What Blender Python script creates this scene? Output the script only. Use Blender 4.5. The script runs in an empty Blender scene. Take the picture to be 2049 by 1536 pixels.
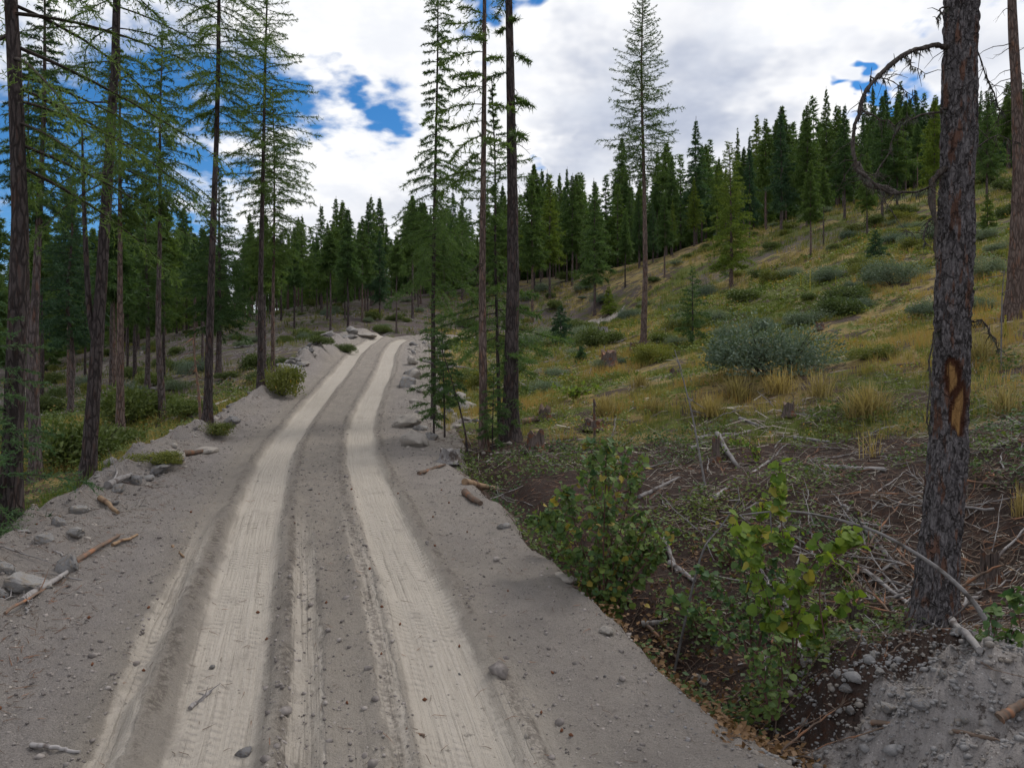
import bpy, math, random
import numpy as np

# ------------------------------------------------------------------ camera, sky, sun, exposure
sc = bpy.context.scene
COL = sc.collection
F = 1600.0                      # focal length in photo pixels (2049 wide)
CZ = 2.9                        # eye height above the near road
cam_d = bpy.data.cameras.new('camera'); cam = bpy.data.objects.new('camera', cam_d); COL.objects.link(cam)
cam_d.sensor_width = 36.0; cam_d.lens = 36.0 * F / 2049.0
cam_d.clip_start = 0.1; cam_d.clip_end = 6000
cam.location = (0, 0, CZ); cam.rotation_euler = (math.radians(90), 0, 0)
sc.camera = cam
sc.render.engine = 'CYCLES'
sc.cycles.use_denoising = True
sc.cycles.max_bounces = 4; sc.cycles.diffuse_bounces = 3; sc.cycles.transmission_bounces = 2; sc.cycles.glossy_bounces = 1
sc.cycles.use_adaptive_sampling = True; sc.cycles.adaptive_threshold = .02
sc.view_settings.view_transform = 'Standard'; sc.view_settings.look = 'None'
sc.view_settings.gamma = 1.0; sc.view_settings.exposure = 0.34; sc.view_settings.use_curve_mapping = False

SUN_EL, SUN_AZ = math.radians(52), math.radians(48)      # azimuth clockwise from the view direction (+Y)

def pix_dir(px, py):
    v = np.array([(px - 1024.5) / F, 1.0, -(py - 768) / F]); return v / np.linalg.norm(v)

class NT:
    """small wrapper for building node trees"""
    def __init__(s, tree): s.t = tree; s.n = tree.nodes; s.l = tree.links
    def node(s, typ, **kw):
        n = s.n.new(typ)
        for k, v in kw.items(): setattr(n, k, v)
        return n
    def put(s, sock, v):
        if isinstance(v, bpy.types.NodeSocket): s.l.new(v, sock)
        elif v is not None: sock.default_value = v
    def math(s, op, a, b=None, c=None, clamp=False):
        n = s.node('ShaderNodeMath', operation=op, use_clamp=clamp)
        for i, v in enumerate((a, b, c)):
            if v is not None: s.put(n.inputs[i], v)
        return n.outputs[0]
    def vmath(s, op, a, b=None, out=0):
        n = s.node('ShaderNodeVectorMath', operation=op)
        s.put(n.inputs[0], a)
        if b is not None: s.put(n.inputs[1], b)
        return n.outputs[out]
    def noise(s, vec, scale, detail=4, rough=.55, dist=0, out=0):
        n = s.node('ShaderNodeTexNoise')
        if vec is not None: s.put(n.inputs['Vector'], vec)
        n.inputs['Scale'].default_value = scale; n.inputs['Detail'].default_value = detail
        n.inputs['Roughness'].default_value = rough; n.inputs['Distortion'].default_value = dist
        return n.outputs[out]
    def voro(s, vec, scale, feature='F1', out='Distance', rand=1.0):
        n = s.node('ShaderNodeTexVoronoi', feature=feature)
        if vec is not None: s.put(n.inputs['Vector'], vec)
        n.inputs['Scale'].default_value = scale; n.inputs['Randomness'].default_value = rand
        return n.outputs[out]
    def ramp(s, v, a, b, lo=0.0, hi=1.0, smooth=True):
        n = s.node('ShaderNodeMapRange', interpolation_type='SMOOTHSTEP' if smooth else 'LINEAR')
        s.put(n.inputs[0], v)
        for i, x in enumerate((a, b, lo, hi)): s.put(n.inputs[i + 1], x)
        return n.outputs[0]
    def mix(s, f, a, b, mode='MIX'):
        n = s.node('ShaderNodeMix', data_type='RGBA', blend_type=mode)
        s.put(n.inputs[0], f)
        for i, v in ((6, a), (7, b)):
            if isinstance(v, (tuple, list)): v = (*v[:3], 1.0)
            s.put(n.inputs[i], v)
        return n.outputs[2]
    def attr(s, name, out='Fac'):
        n = s.node('ShaderNodeAttribute'); n.attribute_name = name; return n.outputs[out]
    def mapping(s, vec, scale=(1, 1, 1), loc=(0, 0, 0)):
        n = s.node('ShaderNodeMapping'); s.put(n.inputs['Vector'], vec)
        n.inputs['Scale'].default_value = scale; n.inputs['Location'].default_value = loc
        return n.outputs[0]
    def bump(s, h, strength=.5, dist=.02, normal=None):
        n = s.node('ShaderNodeBump'); s.put(n.inputs['Height'], h)
        n.inputs['Strength'].default_value = strength; n.inputs['Distance'].default_value = dist
        if normal is not None: s.put(n.inputs['Normal'], normal)
        return n.outputs[0]

world = bpy.data.worlds.new('World'); sc.world = world; world.use_nodes = True
w = NT(world.node_tree); w.n.clear()
out = w.node('ShaderNodeOutputWorld')
sky = w.node('ShaderNodeTexSky', sky_type='NISHITA'); sky.sun_disc = False
sky.sun_elevation = SUN_EL; sky.sun_rotation = SUN_AZ; sky.altitude = 1500; sky.air_density = 1.0
sky.dust_density = 0.1; sky.ozone_density = 3.0
bg_sky = w.node('ShaderNodeBackground'); bg_sky.inputs[1].default_value = 0.095
hs = w.node('ShaderNodeHueSaturation'); hs.inputs['Saturation'].default_value = 1.32
w.put(hs.inputs['Color'], sky.outputs[0]); w.put(bg_sky.inputs[0], hs.outputs[0])
dirv = w.node('ShaderNodeTexCoord').outputs['Generated']
sep = w.node('ShaderNodeSeparateXYZ'); w.put(sep.inputs[0], dirv)
den = w.math('ADD', w.math('MAXIMUM', sep.outputs[2], 0.0), 0.28)
cmb = w.node('ShaderNodeCombineXYZ')
w.put(cmb.inputs[0], w.math('DIVIDE', sep.outputs[0], den)); w.put(cmb.inputs[1], w.math('DIVIDE', sep.outputs[1], den))
cl = w.mapping(cmb.outputs[0], (1, 1, 1), (3.1, 7.4, 0.0))
n1 = w.noise(cl, 1.7, 7, .62, .3)
cov = n1
wv = w.node('ShaderNodeVectorMath', operation='MULTIPLY_ADD')
w.put(wv.inputs[0], w.noise(cl, 3.5, 4, .68, out=1)); wv.inputs[1].default_value = (.30, .30, .30)
w.put(wv.inputs[2], w.vmath('SUBTRACT', dirv, (.15, .15, .15))); dwarp = wv.outputs[0]
# openings between the clouds where the photograph shows blue: (px, py, radius, strength)
for px, py, r, a in ((230, 200, .27, .14), (500, 150, .14, .15), (60, 440, .16, .13), (795, 205, .085, .20), (690, 185, .045, .12),
                     (1050, 10, .10, .36), (1830, 140, .10, .25), (1070, 350, .06, .24), (1160, 300, .035, .2), (1745, 92, .03, .25), (620, 130, .05, .12),
                     (300, 420, .09, .10)):
    d = w.vmath('DISTANCE', dwarp, tuple(pix_dir(px, py)), out=1)
    cov = w.math('SUBTRACT', cov, w.ramp(d, r, 0.0, 0.0, a))
for px, py, r, a in ((1450, 160, .33, .16), (1200, 330, .2, .06), (900, 420, .25, .08), (640, 60, .12, .1), (1250, 200, .2, .1)):
    d = w.vmath('DISTANCE', dwarp, tuple(pix_dir(px, py)), out=1)
    cov = w.math('ADD', cov, w.ramp(d, r, 0.0, 0.0, a))
cover = w.ramp(cov, .35, .495)
n2 = w.noise(w.mapping(cl, (1, 1, 1), (11.3, 2.7, 4.0)), 1.35, 3, .5, .1)
for px, py, r, a in ((1160, 190, .13, .11), (1480, 200, .12, .09), (730, 75, .08, .22), (660, 310, .10, .08), (960, 120, .10, .06), (1560, 60, .12, -.1), (1270, 80, .08, -.06), (680, 300, .1, -.05), (1750, 60, .1, -.1), (700, 320, .04, .04)):
    d = w.vmath('DISTANCE', dwarp, tuple(pix_dir(px, py)), out=1)
    n2 = w.math('ADD', n2, w.ramp(d, r, 0.0, 0.0, a))
thick = w.math('ADD', w.math('MULTIPLY', n2, .8), w.math('MULTIPLY', w.math('SUBTRACT', cov, .47), .25))
ccol = w.mix(w.ramp(thick, .425, .62), (.84, .84, .85), (.40, .44, .54))
edge = w.noise(cl, 6.0, 4, .6)
ccol = w.mix(w.math('MULTIPLY', w.ramp(edge, .42, .68), .5), ccol, (.60, .635, .71))
bg_cl = w.node('ShaderNodeBackground'); bg_cl.inputs[1].default_value = 1.0
w.put(bg_cl.inputs[0], ccol)
mx = w.node('ShaderNodeMixShader'); w.put(mx.inputs[0], cover); w.put(mx.inputs[1], bg_sky.outputs[0]); w.put(mx.inputs[2], bg_cl.outputs[0])
w.put(out.inputs[0], mx.outputs[0])
world.cycles.sampling_method = 'MANUAL'; world.cycles.sample_map_resolution = 512

sun_d = bpy.data.lights.new('sun', 'SUN'); sun_d.energy = 1.5; sun_d.angle = math.radians(18); sun_d.color = (1.0, .95, .88)
sun = bpy.data.objects.new('sun', sun_d); COL.objects.link(sun)
sun.location = (30, 30, 60)
sun.rotation_euler = (math.pi / 2 - SUN_EL, 0, math.pi - SUN_AZ)

# ------------------------------------------------------------------ numeric helpers
rng = np.random.default_rng(7)
random.seed(7)

def _hash(ix, iy, seed):
    h = (ix.astype(np.int64) * 374761393 + iy.astype(np.int64) * 668265263 + seed * 2147483647) & 0x7fffffff
    h = ((h ^ (h >> 13)) * 1274126177) & 0x7fffffff
    return ((h ^ (h >> 16)) & 0xffff) / 65535.0

def vnoise(x, y, seed=0):
    x = np.asarray(x, float); y = np.asarray(y, float)
    ix = np.floor(x); iy = np.floor(y); fx = x - ix; fy = y - iy
    fx = fx * fx * fx * (fx * (fx * 6 - 15) + 10); fy = fy * fy * fy * (fy * (fy * 6 - 15) + 10)
    a = _hash(ix, iy, seed); b = _hash(ix + 1, iy, seed); c = _hash(ix, iy + 1, seed); d = _hash(ix + 1, iy + 1, seed)
    return (a + (b - a) * fx) * (1 - fy) + (c + (d - c) * fx) * fy - .5

def fbm(x, y, seed=0, oct=4, gain=.5):
    r = 0; a = 1.0
    for i in range(oct):
        r = r + a * vnoise(x * 2 ** i, y * 2 ** i, seed + 17 * i); a *= gain
    return r

def sstep(a, b, x):
    t = np.clip((np.asarray(x, float) - a) / (b - a), 0, 1); return t * t * (3 - 2 * t)

def P(px, py, d):
    return np.array([(px - 1024.5) / F * d, d, CZ - (py - 768) / F * d])

def unit(v):
    return v / np.maximum(np.linalg.norm(v, axis=-1, keepdims=True), 1e-9)

# ------------------------------------------------------------------ terrain heights
_ctrl = [(1640, 1390, 7.9), (1865, 1288, 8.6), (1480, 1370, 7.9), (1950, 1150, 10.2), (1650, 1010, 12.5), (1350, 1015, 13.5), (1150, 1010, 14.2),
         (1020, 886, 20), (1300, 872, 19.5), (1650, 868, 17.5), (1990, 850, 15), (1530, 748, 23), (1200, 785, 27), (880, 836, 28.5), (893, 797, 35), (912, 768, 42),
         (1750, 705, 25), (2030, 638, 22.5), (1290, 705, 40), (1000, 734, 45), (1463, 568, 62), (1780, 562, 39), (1200, 648, 74), (1080, 690, 55),
         (1200, 630, 82), (1150, 562, 100), (1300, 560, 82), (1600, 440, 95), (1750, 400, 95), (2000, 350, 90), (1900, 420, 62), (2049, 500, 36), (2250, 430, 36),
         (2300, 900, 10), (2200, 1300, 6.5), (0, 1210, 10.4), (-250, 1260, 11), (120, 1015, 15.2), (60, 985, 17), (0, 960, 19.5), (240, 873, 25), (0, 858, 30), (-300, 900, 28),
         (415, 880, 21.5), (500, 825, 27.5), (330, 803, 38), (150, 792, 50), (0, 772, 80), (400, 722, 60), (560, 742, 42), (600, 680, 56), (650, 640, 76),
         (800, 602, 95), (600, 612, 95), (300, 680, 95), (0, 742, 110), (-300, 760, 90), (-300, 765, 150), (100, 760, 160), (600, 650, 150), (1150, 575, 150), (1700, 450, 150), (2300, 330, 130), (2300, 330, 90)]
_cp = np.array([P(*c) for c in _ctrl])
_cp = np.vstack([_cp, [[-8, 0, -.6], [-16, 0, -1.2], [9, 0, .3], [16, 2, 1.6], [0, 0, -.3], [-8, -20, -.8], [8, -20, .4], [0, -40, 0], [30, -20, 4], [-30, -20, -3], [30, 10, 6], [-30, 8, -1.5]]])
def _tps_k(a, b):
    d2 = ((a[:, None, :] - b[None, :, :]) ** 2).sum(-1)
    return .5 * d2 * np.log(np.maximum(d2, 1e-9))
_S = 20.0
_q = _cp[:, :2] / _S
_K = _tps_k(_q, _q) + .004 * np.eye(len(_q)); _Pm = np.hstack([np.ones((len(_q), 1)), _q])
_A = np.block([[_K, _Pm], [_Pm.T, np.zeros((3, 3))]])
_wt = np.linalg.solve(_A, np.concatenate([_cp[:, 2], np.zeros(3)]))
def nat(x, y):
    x = np.asarray(x, float); y = np.asarray(y, float)
    shp = np.broadcast(x, y).shape; xf = np.broadcast_to(x, shp).ravel(); yf = np.broadcast_to(y, shp).ravel()
    r = np.hypot(xf, yf); k = np.minimum(1, 190 / np.maximum(r, 1e-6))     # hold the fit inside its range
    q = np.stack([xf * k, yf * k], 1) / _S
    o = np.empty(len(q))
    for i in range(0, len(q), 40000):
        c = q[i:i + 40000]; o[i:i + 40000] = _tps_k(c, _q) @ _wt[:-3] + np.hstack([np.ones((len(c), 1)), c]) @ _wt[-3:]
    o = np.clip(o, -12, 40)
    f = sstep(150, 260, r); o = o * (1 - f) + (-14) * f
    return o.reshape(shp)

# road centreline: (x, y, z, left edge, right edge)
_rd = np.array([(.9, -8, -.35, 4.6, 3.4), (.15, -1, -.05, 4.4, 3.3), (-.55, 2.6, .08, 4.2, 2.85), (-1.19, 5.7, .20, 4.1, 2.75), (-1.93, 8.6, .56, 4.0, 2.65), (-3.24, 13.6, .96, 3.75, 2.6),
                (-4.5, 19, 1.36, 3.5, 2.5), (-5.53, 25.2, 1.95, 3.2, 2.55), (-6.66, 36, 3.5, 2.7, 2.1), (-7.9, 46, 4.75, 2.6, 2.1), (-8.7, 55, 5.78, 2.5, 2.2), (-8.2, 61, 6.2, 2.6, 2.3),
                (-5.2, 66.5, 6.5, 2.6, 2.6), (-.5, 70.5, 7.0, 2.6, 2.8), (4, 75, 7.9, 2.6, 2.8), (8, 80, 8.6, 2.6, 2.6), (12, 86, 9.5, 2.6, 2.6)], float)
def _cat(p, n=14):
    o = []
    for i in range(len(p) - 1):
        a, b, c, d = p[max(i - 1, 0)], p[i], p[i + 1], p[min(i + 2, len(p) - 1)]
        for t in np.arange(n) / n:
            o.append(.5 * (2 * b + (c - a) * t + (2 * a - 5 * b + 4 * c - d) * t * t + (3 * b - 3 * c + d - a) * t ** 3))
    o.append(p[-1]); return np.array(o)
RC = _cat(_rd, 26)
_seg = np.hypot(*np.diff(RC[:, :2], axis=0).T); RS = np.concatenate([[0], np.cumsum(_seg)])
RS = RS - np.interp(0, RC[:60, 1], RS[:60])                # s = 0 beside the camera
RT = unit(np.gradient(RC[:, :2], axis=0)); RN = np.stack([RT[:, 1], -RT[:, 0]], 1)   # RN points right

def road_st(x, y):
    x = np.asarray(x, float).ravel(); y = np.asarray(y, float).ravel()
    s = np.empty(len(x)); t = np.empty(len(x))
    for i in range(0, len(x), 20000):
        dx = x[i:i + 20000, None] - RC[None, :, 0]; dy = y[i:i + 20000, None] - RC[None, :, 1]
        k = np.argmin(dx * dx + dy * dy, 1); ar = np.arange(len(k)); ex, ey = dx[ar, k], dy[ar, k]
        t[i:i + 20000] = ex * RN[k, 0] + ey * RN[k, 1]
        s[i:i + 20000] = RS[k] + ex * RT[k, 0] + ey * RT[k, 1]
    return s, t

def ruts(s, t):
    """relief of the road surface across (t) and along (s)"""
    wob = .07 * vnoise(s * .35, s * 0, 3) + .03 * vnoise(s * 1.3, s * 0, 4)
    tt = t + wob
    z = 0
    near = 1 - sstep(10, 15, s)
    for c, hw, dep, k in ((-.95, .36, .065, 1), (.9, .36, .065, 1), (-1.68, .11, .045, near), (-.28, .13, .045, near), (.42, .10, .04, near)):
        g = np.abs(tt - c)
        z = z - dep * k * (1 - sstep(hw * .75, hw * 1.15, g)) + .042 * k * np.exp(-((g - hw * 1.35) / .10) ** 2) * (1 + 1.2 * vnoise(s * 3, t * 5, 9))
    rough = np.clip(1 - .75 * ((np.abs(tt + .95) < .4) | (np.abs(tt - .9) < .4)), 0, 1)
    z = z + rough * (.04 * fbm(s * 1.6, t * 2.2, 21, 4, .6) + .034 * fbm(s * 6, t * 8, 22, 4, .7))
    z = z + .05 * sstep(1.9, 3.1, t) * fbm(s * .9, t * 1.2, 24, 3) * 2
    sp = sstep(-1.9, -3.0, t)                                          # loose spoil along the left edge
    z = z + sp * (.11 * fbm(s * 1.1, t * 1.3, 31, 4, .55) + .05 + .05 * fbm(s * 4.5, t * 5, 33, 3, .6))
    return z

def G(x, y, micro=True, full=False):
    x = np.asarray(x, float); y = np.asarray(y, float); shp = np.broadcast(x, y).shape
    xf = np.broadcast_to(x, shp).ravel(); yf = np.broadcast_to(y, shp).ravel()
    z0 = nat(xf, yf); s, t = road_st(xf, yf)
    zr = np.interp(s, RS, RC[:, 2]); L = np.interp(s, RS, RC[:, 3]); R = np.interp(s, RS, RC[:, 4])
    en = .35 * fbm(s * .55, t * 0 + 3, 41, 3)
    e = np.where(t > 0, t - R + en * .8, -t - L + en)
    bw = np.where(t > 0, .5 + 1.25 * sstep(14, 28, s), 1.5)
    wgt = 1 - sstep(0, 1, e / bw)
    wgt = wgt * (1 - sstep(82, 90, s))
    # small lip at the brink of the fill
    z = z0 * (1 - wgt) + zr * wgt
    if micro:
        z = z + wgt * ruts(s, t)
        r = np.hypot(xf, yf)
        z = z + (1 - wgt) * (.16 * fbm(xf * .45, yf * .45, 51, 4) + .09 * fbm(xf * 2.0, yf * 2.0, 52, 3, .6) * (1 - sstep(40, 80, r)) + .7 * fbm(xf * .08, yf * .08, 53, 2) * sstep(30, 60, r))
    # shallow ditch and gravel mound on the right
    z = z - .38 * np.exp(-((e - .85) / .42) ** 2) * (t > 0) * (1 - sstep(15, 22, s))
    m = np.exp(-(((xf - 3.45) / 1.05) ** 2 + ((yf - 6.7) / 1.75) ** 2) ** 1.5)
    z = z + .36 * m * (1 + .9 * fbm(xf * 2.2, yf * 2.2, 61, 4, .6) + .35 * fbm(xf * 9, yf * 9, 62, 3, .6))
    # berm of pushed-up soil and rubble along the left edge
    z = z + (.20 + .30 * fbm(s * .8, t * .8, 63, 3) + .16 * fbm(s * 3.2, t * 3.2, 64, 3, .6)) * np.exp(-((e + .15) / .48) ** 2) * (t < 0) * sstep(5, 9, s) * (1 - sstep(60, 66, s))
    z = z + .16 * fbm(s * 1.4, t * 1.4, 65, 3, .6) * np.exp(-((e - .2) / .8) ** 2) * (t > 0) * sstep(18, 24, s)
    # rubble heap at the crest
    c = np.exp(-(((xf + 11.1) / 2.0) ** 2 + ((yf - 58.5) / 2.5) ** 2)); z = z + .75 * c
    c = np.exp(-(((t + 3.0) / .9) ** 2)) * sstep(34, 40, s) * (1 - sstep(50, 54, s)); z = z + .55 * c
    if full: return z.reshape(shp), wgt.reshape(shp), s.reshape(shp), t.reshape(shp), e.reshape(shp), m.reshape(shp)
    return z.reshape(shp)

def hit(px, py, d0=4.0, d1=150.0):
    d = d0 * (d1 / d0) ** (np.arange(700) / 699.0)
    X = (px - 1024.5) / F * d; Z = CZ - (py - 768) / F * d
    g = G(X, d); k = np.argmax(Z < g)
    if Z[k] >= g[k]: k = len(d) - 1
    return np.array([X[k], d[k], g[k]])
def at(px, d):
    X = (px - 1024.5) / F * d; return np.array([X, d, float(G(X, d))])

# ------------------------------------------------------------------ mesh helpers
class MB:
    def __init__(s): s.v = []; s.f = {3: [], 4: []}; s.m = {3: [], 4: []}; s.tint = []; s.n = 0
    def add(s, v, f, mat=0, tint=0.5):
        v = np.asarray(v, float).reshape(-1, 3); f = np.asarray(f, np.int64)
        if len(v) == 0: return s
        s.v.append(v); s.tint.append(np.broadcast_to(np.asarray(tint, float), (len(v),)))
        if f.ndim == 1: f = f.reshape(1, -1)
        s.f[f.shape[1]].append(f + s.n); s.m[f.shape[1]].append(np.full(len(f), mat)); s.n += len(v)
        return s
    def tube(s, path, rad, k=6, mat=0, tint=.5, cap=True, bark=0.0, seed=0):
        path = np.asarray(path, float); n = len(path); rad = np.broadcast_to(np.asarray(rad, float), (n,))
        t = unit(np.gradient(path, axis=0)); ref = np.array([0, 0, 1.0]) if abs(t[:, 2].mean()) < .8 else np.array([1.0, 0, 0])
        a = unit(np.cross(t, ref)); b = np.cross(t, a)
        th = np.arange(k) / k * 2 * np.pi
        R = rad[:, None] * np.ones((1, k))
        if bark:
            u, vv = np.meshgrid(np.arange(k) / k, np.arange(n))
            R = R * (1 + bark * vnoise(vv * .9 + seed, u * 13, seed))
        v = path[:, None, :] + R[..., None] * (np.cos(th)[None, :, None] * a[:, None, :] + np.sin(th)[None, :, None] * b[:, None, :])
        i = np.arange(n - 1)[:, None] * k; j = np.arange(k)[None, :]; j2 = (j + 1) % k
        q = np.stack([i + j, i + j2, i + k + j2, i + k + j], -1).reshape(-1, 4)
        v = v.reshape(-1, 3)
        s.add(v, q, mat, tint)
        if cap:
            o = s.n - len(v)
            for base, p, flip in ((0, path[0], 1), ((n - 1) * k, path[-1], 0)):
                jj = np.arange(k); c = len(v) + (0 if base == 0 else 1)
            vv = np.vstack([v[:k], path[:1], v[-k:], path[-1:]])
            jj = np.arange(k); f1 = np.stack([jj, np.full(k, k), (jj + 1) % k], 1); f2 = np.stack([k + 1 + jj, k + 1 + (jj + 1) % k, np.full(k, 2 * k + 1)], 1)
            s.add(vv, np.vstack([f1, f2]), mat, tint)
        return s
    def mesh(s, name, mats, smooth=False):
        me = bpy.data.meshes.new(name)
        v = np.vstack(s.v); tris = np.vstack(s.f[3]) if s.f[3] else np.zeros((0, 3), int); quads = np.vstack(s.f[4]) if s.f[4] else np.zeros((0, 4), int)
        me.vertices.add(len(v)); me.vertices.foreach_set('co', v.ravel())
        me.loops.add(tris.size + quads.size); me.loops.foreach_set('vertex_index', np.concatenate([tris.ravel(), quads.ravel()]).astype(np.int32))
        me.polygons.add(len(tris) + len(quads))
        me.polygons.foreach_set('loop_start', np.concatenate([np.arange(len(tris)) * 3, tris.size + np.arange(len(quads)) * 4]).astype(np.int32))
        me.polygons.foreach_set('material_index', np.concatenate(s.m[3] + s.m[4]).astype(np.int32))
        if smooth: me.polygons.foreach_set('use_smooth', np.ones(len(tris) + len(quads), bool))
        at_ = me.attributes.new('tint', 'FLOAT', 'POINT'); at_.data.foreach_set('value', np.concatenate(s.tint))
        for m in (mats if isinstance(mats, (list, tuple)) else [mats]): me.materials.append(m)
        me.update(calc_edges=True)
        return me
    def obj(s, name, mats, parent=None, smooth=False):
        return link(name, s.mesh(name, mats, smooth), parent)

def link(name, me, parent=None):
    o = bpy.data.objects.new(name, me); COL.objects.link(o)
    if parent is not None: o.parent = parent
    return o
def tag(o, label=None, cat=None, group=None, kind=None):
    if label: o['label'] = label
    if cat: o['category'] = cat
    if group: o['group'] = group
    if kind: o['kind'] = kind
    return o
def thing(name, label, cat, loc=(0, 0, 0), rz=0.0, group=None, scale=1.0):
    o = bpy.data.objects.new(name, None); COL.objects.link(o); o.empty_display_size = .2
    o.location = tuple(float(c) for c in loc); o.rotation_euler = (0, 0, rz)
    o.scale = (scale,) * 3 if np.isscalar(scale) else tuple(scale)
    return tag(o, label, cat, group)

# ------------------------------------------------------------------ materials
def new_mat(name):
    m = bpy.data.materials.new(name); m.use_nodes = True; t = NT(m.node_tree); t.n.clear()
    o = t.node('ShaderNodeOutputMaterial'); return m, t, o
def principled(t, o, col, rough=.9, normal=None, spec=.15):
    b = t.node('ShaderNodeBsdfPrincipled'); t.put(b.inputs['Base Color'], (*col, 1) if isinstance(col, tuple) else col)
    t.put(b.inputs['Roughness'], rough); b.inputs['Specular IOR Level'].default_value = spec
    if normal is not None: t.put(b.inputs['Normal'], normal)
    t.put(o.inputs[0], b.outputs[0]); return b

def leaf_mat(name, a, b, c=None, trans=.38, rough=.6, spec=.25):
    """foliage: colour runs from a to b with each leaf's own tint (c = a few odd ones)"""
    m, t, o = new_mat(name); ti = t.attr('tint')
    oi = t.node('ShaderNodeObjectInfo').outputs['Random']
    col = t.mix(t.ramp(ti, 0, .9, smooth=False), a, b)
    if c: col = t.mix(t.ramp(ti, .9, .94), col, c)
    col = t.mix(1.0, col, t.mix(oi, (.74, .80, .84), (1.28, 1.22, 1.05)), 'MULTIPLY')
    p = t.node('ShaderNodeBsdfPrincipled'); t.put(p.inputs['Base Color'], col); p.inputs['Roughness'].default_value = rough; p.inputs['Specular IOR Level'].default_value = spec
    tr = t.node('ShaderNodeBsdfTranslucent'); t.put(tr.inputs[0], t.mix(1.0, col, (1.25, 1.3, .7), 'MULTIPLY'))
    mx = t.node('ShaderNodeMixShader'); mx.inputs[0].default_value = trans
    t.put(mx.inputs[1], p.outputs[0]); t.put(mx.inputs[2], tr.outputs[0]); t.put(o.inputs[0], mx.outputs[0])
    return m

def bark_mat(name, dark, light, red, scale=1.0, bump=.8):
    m, t, o = new_mat(name); tc = t.node('ShaderNodeTexCoord').outputs['Object']
    v = t.mapping(tc, (14 * scale, 14 * scale, 3.2 * scale)); dv = t.vmath('ADD', v, t.vmath('MULTIPLY', t.noise(v, .6, 3, out=1), (1.6, 1.6, 1.6)))
    cells = t.voro(dv, 1.0, 'DISTANCE_TO_EDGE'); fine = t.noise(t.mapping(tc, (60, 60, 22)), 1.0, 4, .65); big = t.noise(tc, 1.3, 3)
    crack = t.ramp(cells, .0, .22)
    col = t.mix(fine, dark, light); col = t.mix(t.math('MULTIPLY', t.ramp(t.noise(v, .8, 3), .52, .68), .7), col, red)
    col = t.mix(t.ramp(crack, 0, 1, .65, 0), col, tuple(c * .45 for c in dark))
    col = t.mix(t.math('MULTIPLY', t.ramp(big, .5, .7), .4), col, light)
    h = t.math('ADD', t.math('MULTIPLY', crack, .8), t.math('MULTIPLY', fine, .5))
    principled(t, o, col, .92, t.bump(h, bump, .03), .1)
    return m

M = {}
M['bark'] = bark_mat('bark_grey_brown', (.055, .042, .040), (.20, .165, .16), (.15, .075, .05))
M['bark_dark'] = bark_mat('bark_dark', (.030, .024, .024), (.115, .095, .092), (.085, .048, .038))
M['bark_red'] = bark_mat('bark_reddish', (.075, .052, .045), (.23, .175, .155), (.19, .095, .06))
M['twig'] = bark_mat('twig_bark', (.04, .032, .028), (.11, .095, .085), (.08, .055, .04), 2.0, .4)
M['larch'] = leaf_mat('needles_larch', (.052, .098, .030), (.120, .180, .052))
M['fir'] = leaf_mat('needles_fir', (.045, .092, .036), (.100, .160, .058))
M['fir_blue'] = leaf_mat('needles_blue_fir', (.034, .076, .046), (.085, .148, .075))
M['larch_lightgreen'] = leaf_mat('needles_larch_light', (.075, .125, .022), (.16, .21, .045))  # larch needles of a lighter, yellower green
M['red_needles'] = leaf_mat('needles_dead_red', (.10, .035, .02), (.19, .075, .04))
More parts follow.
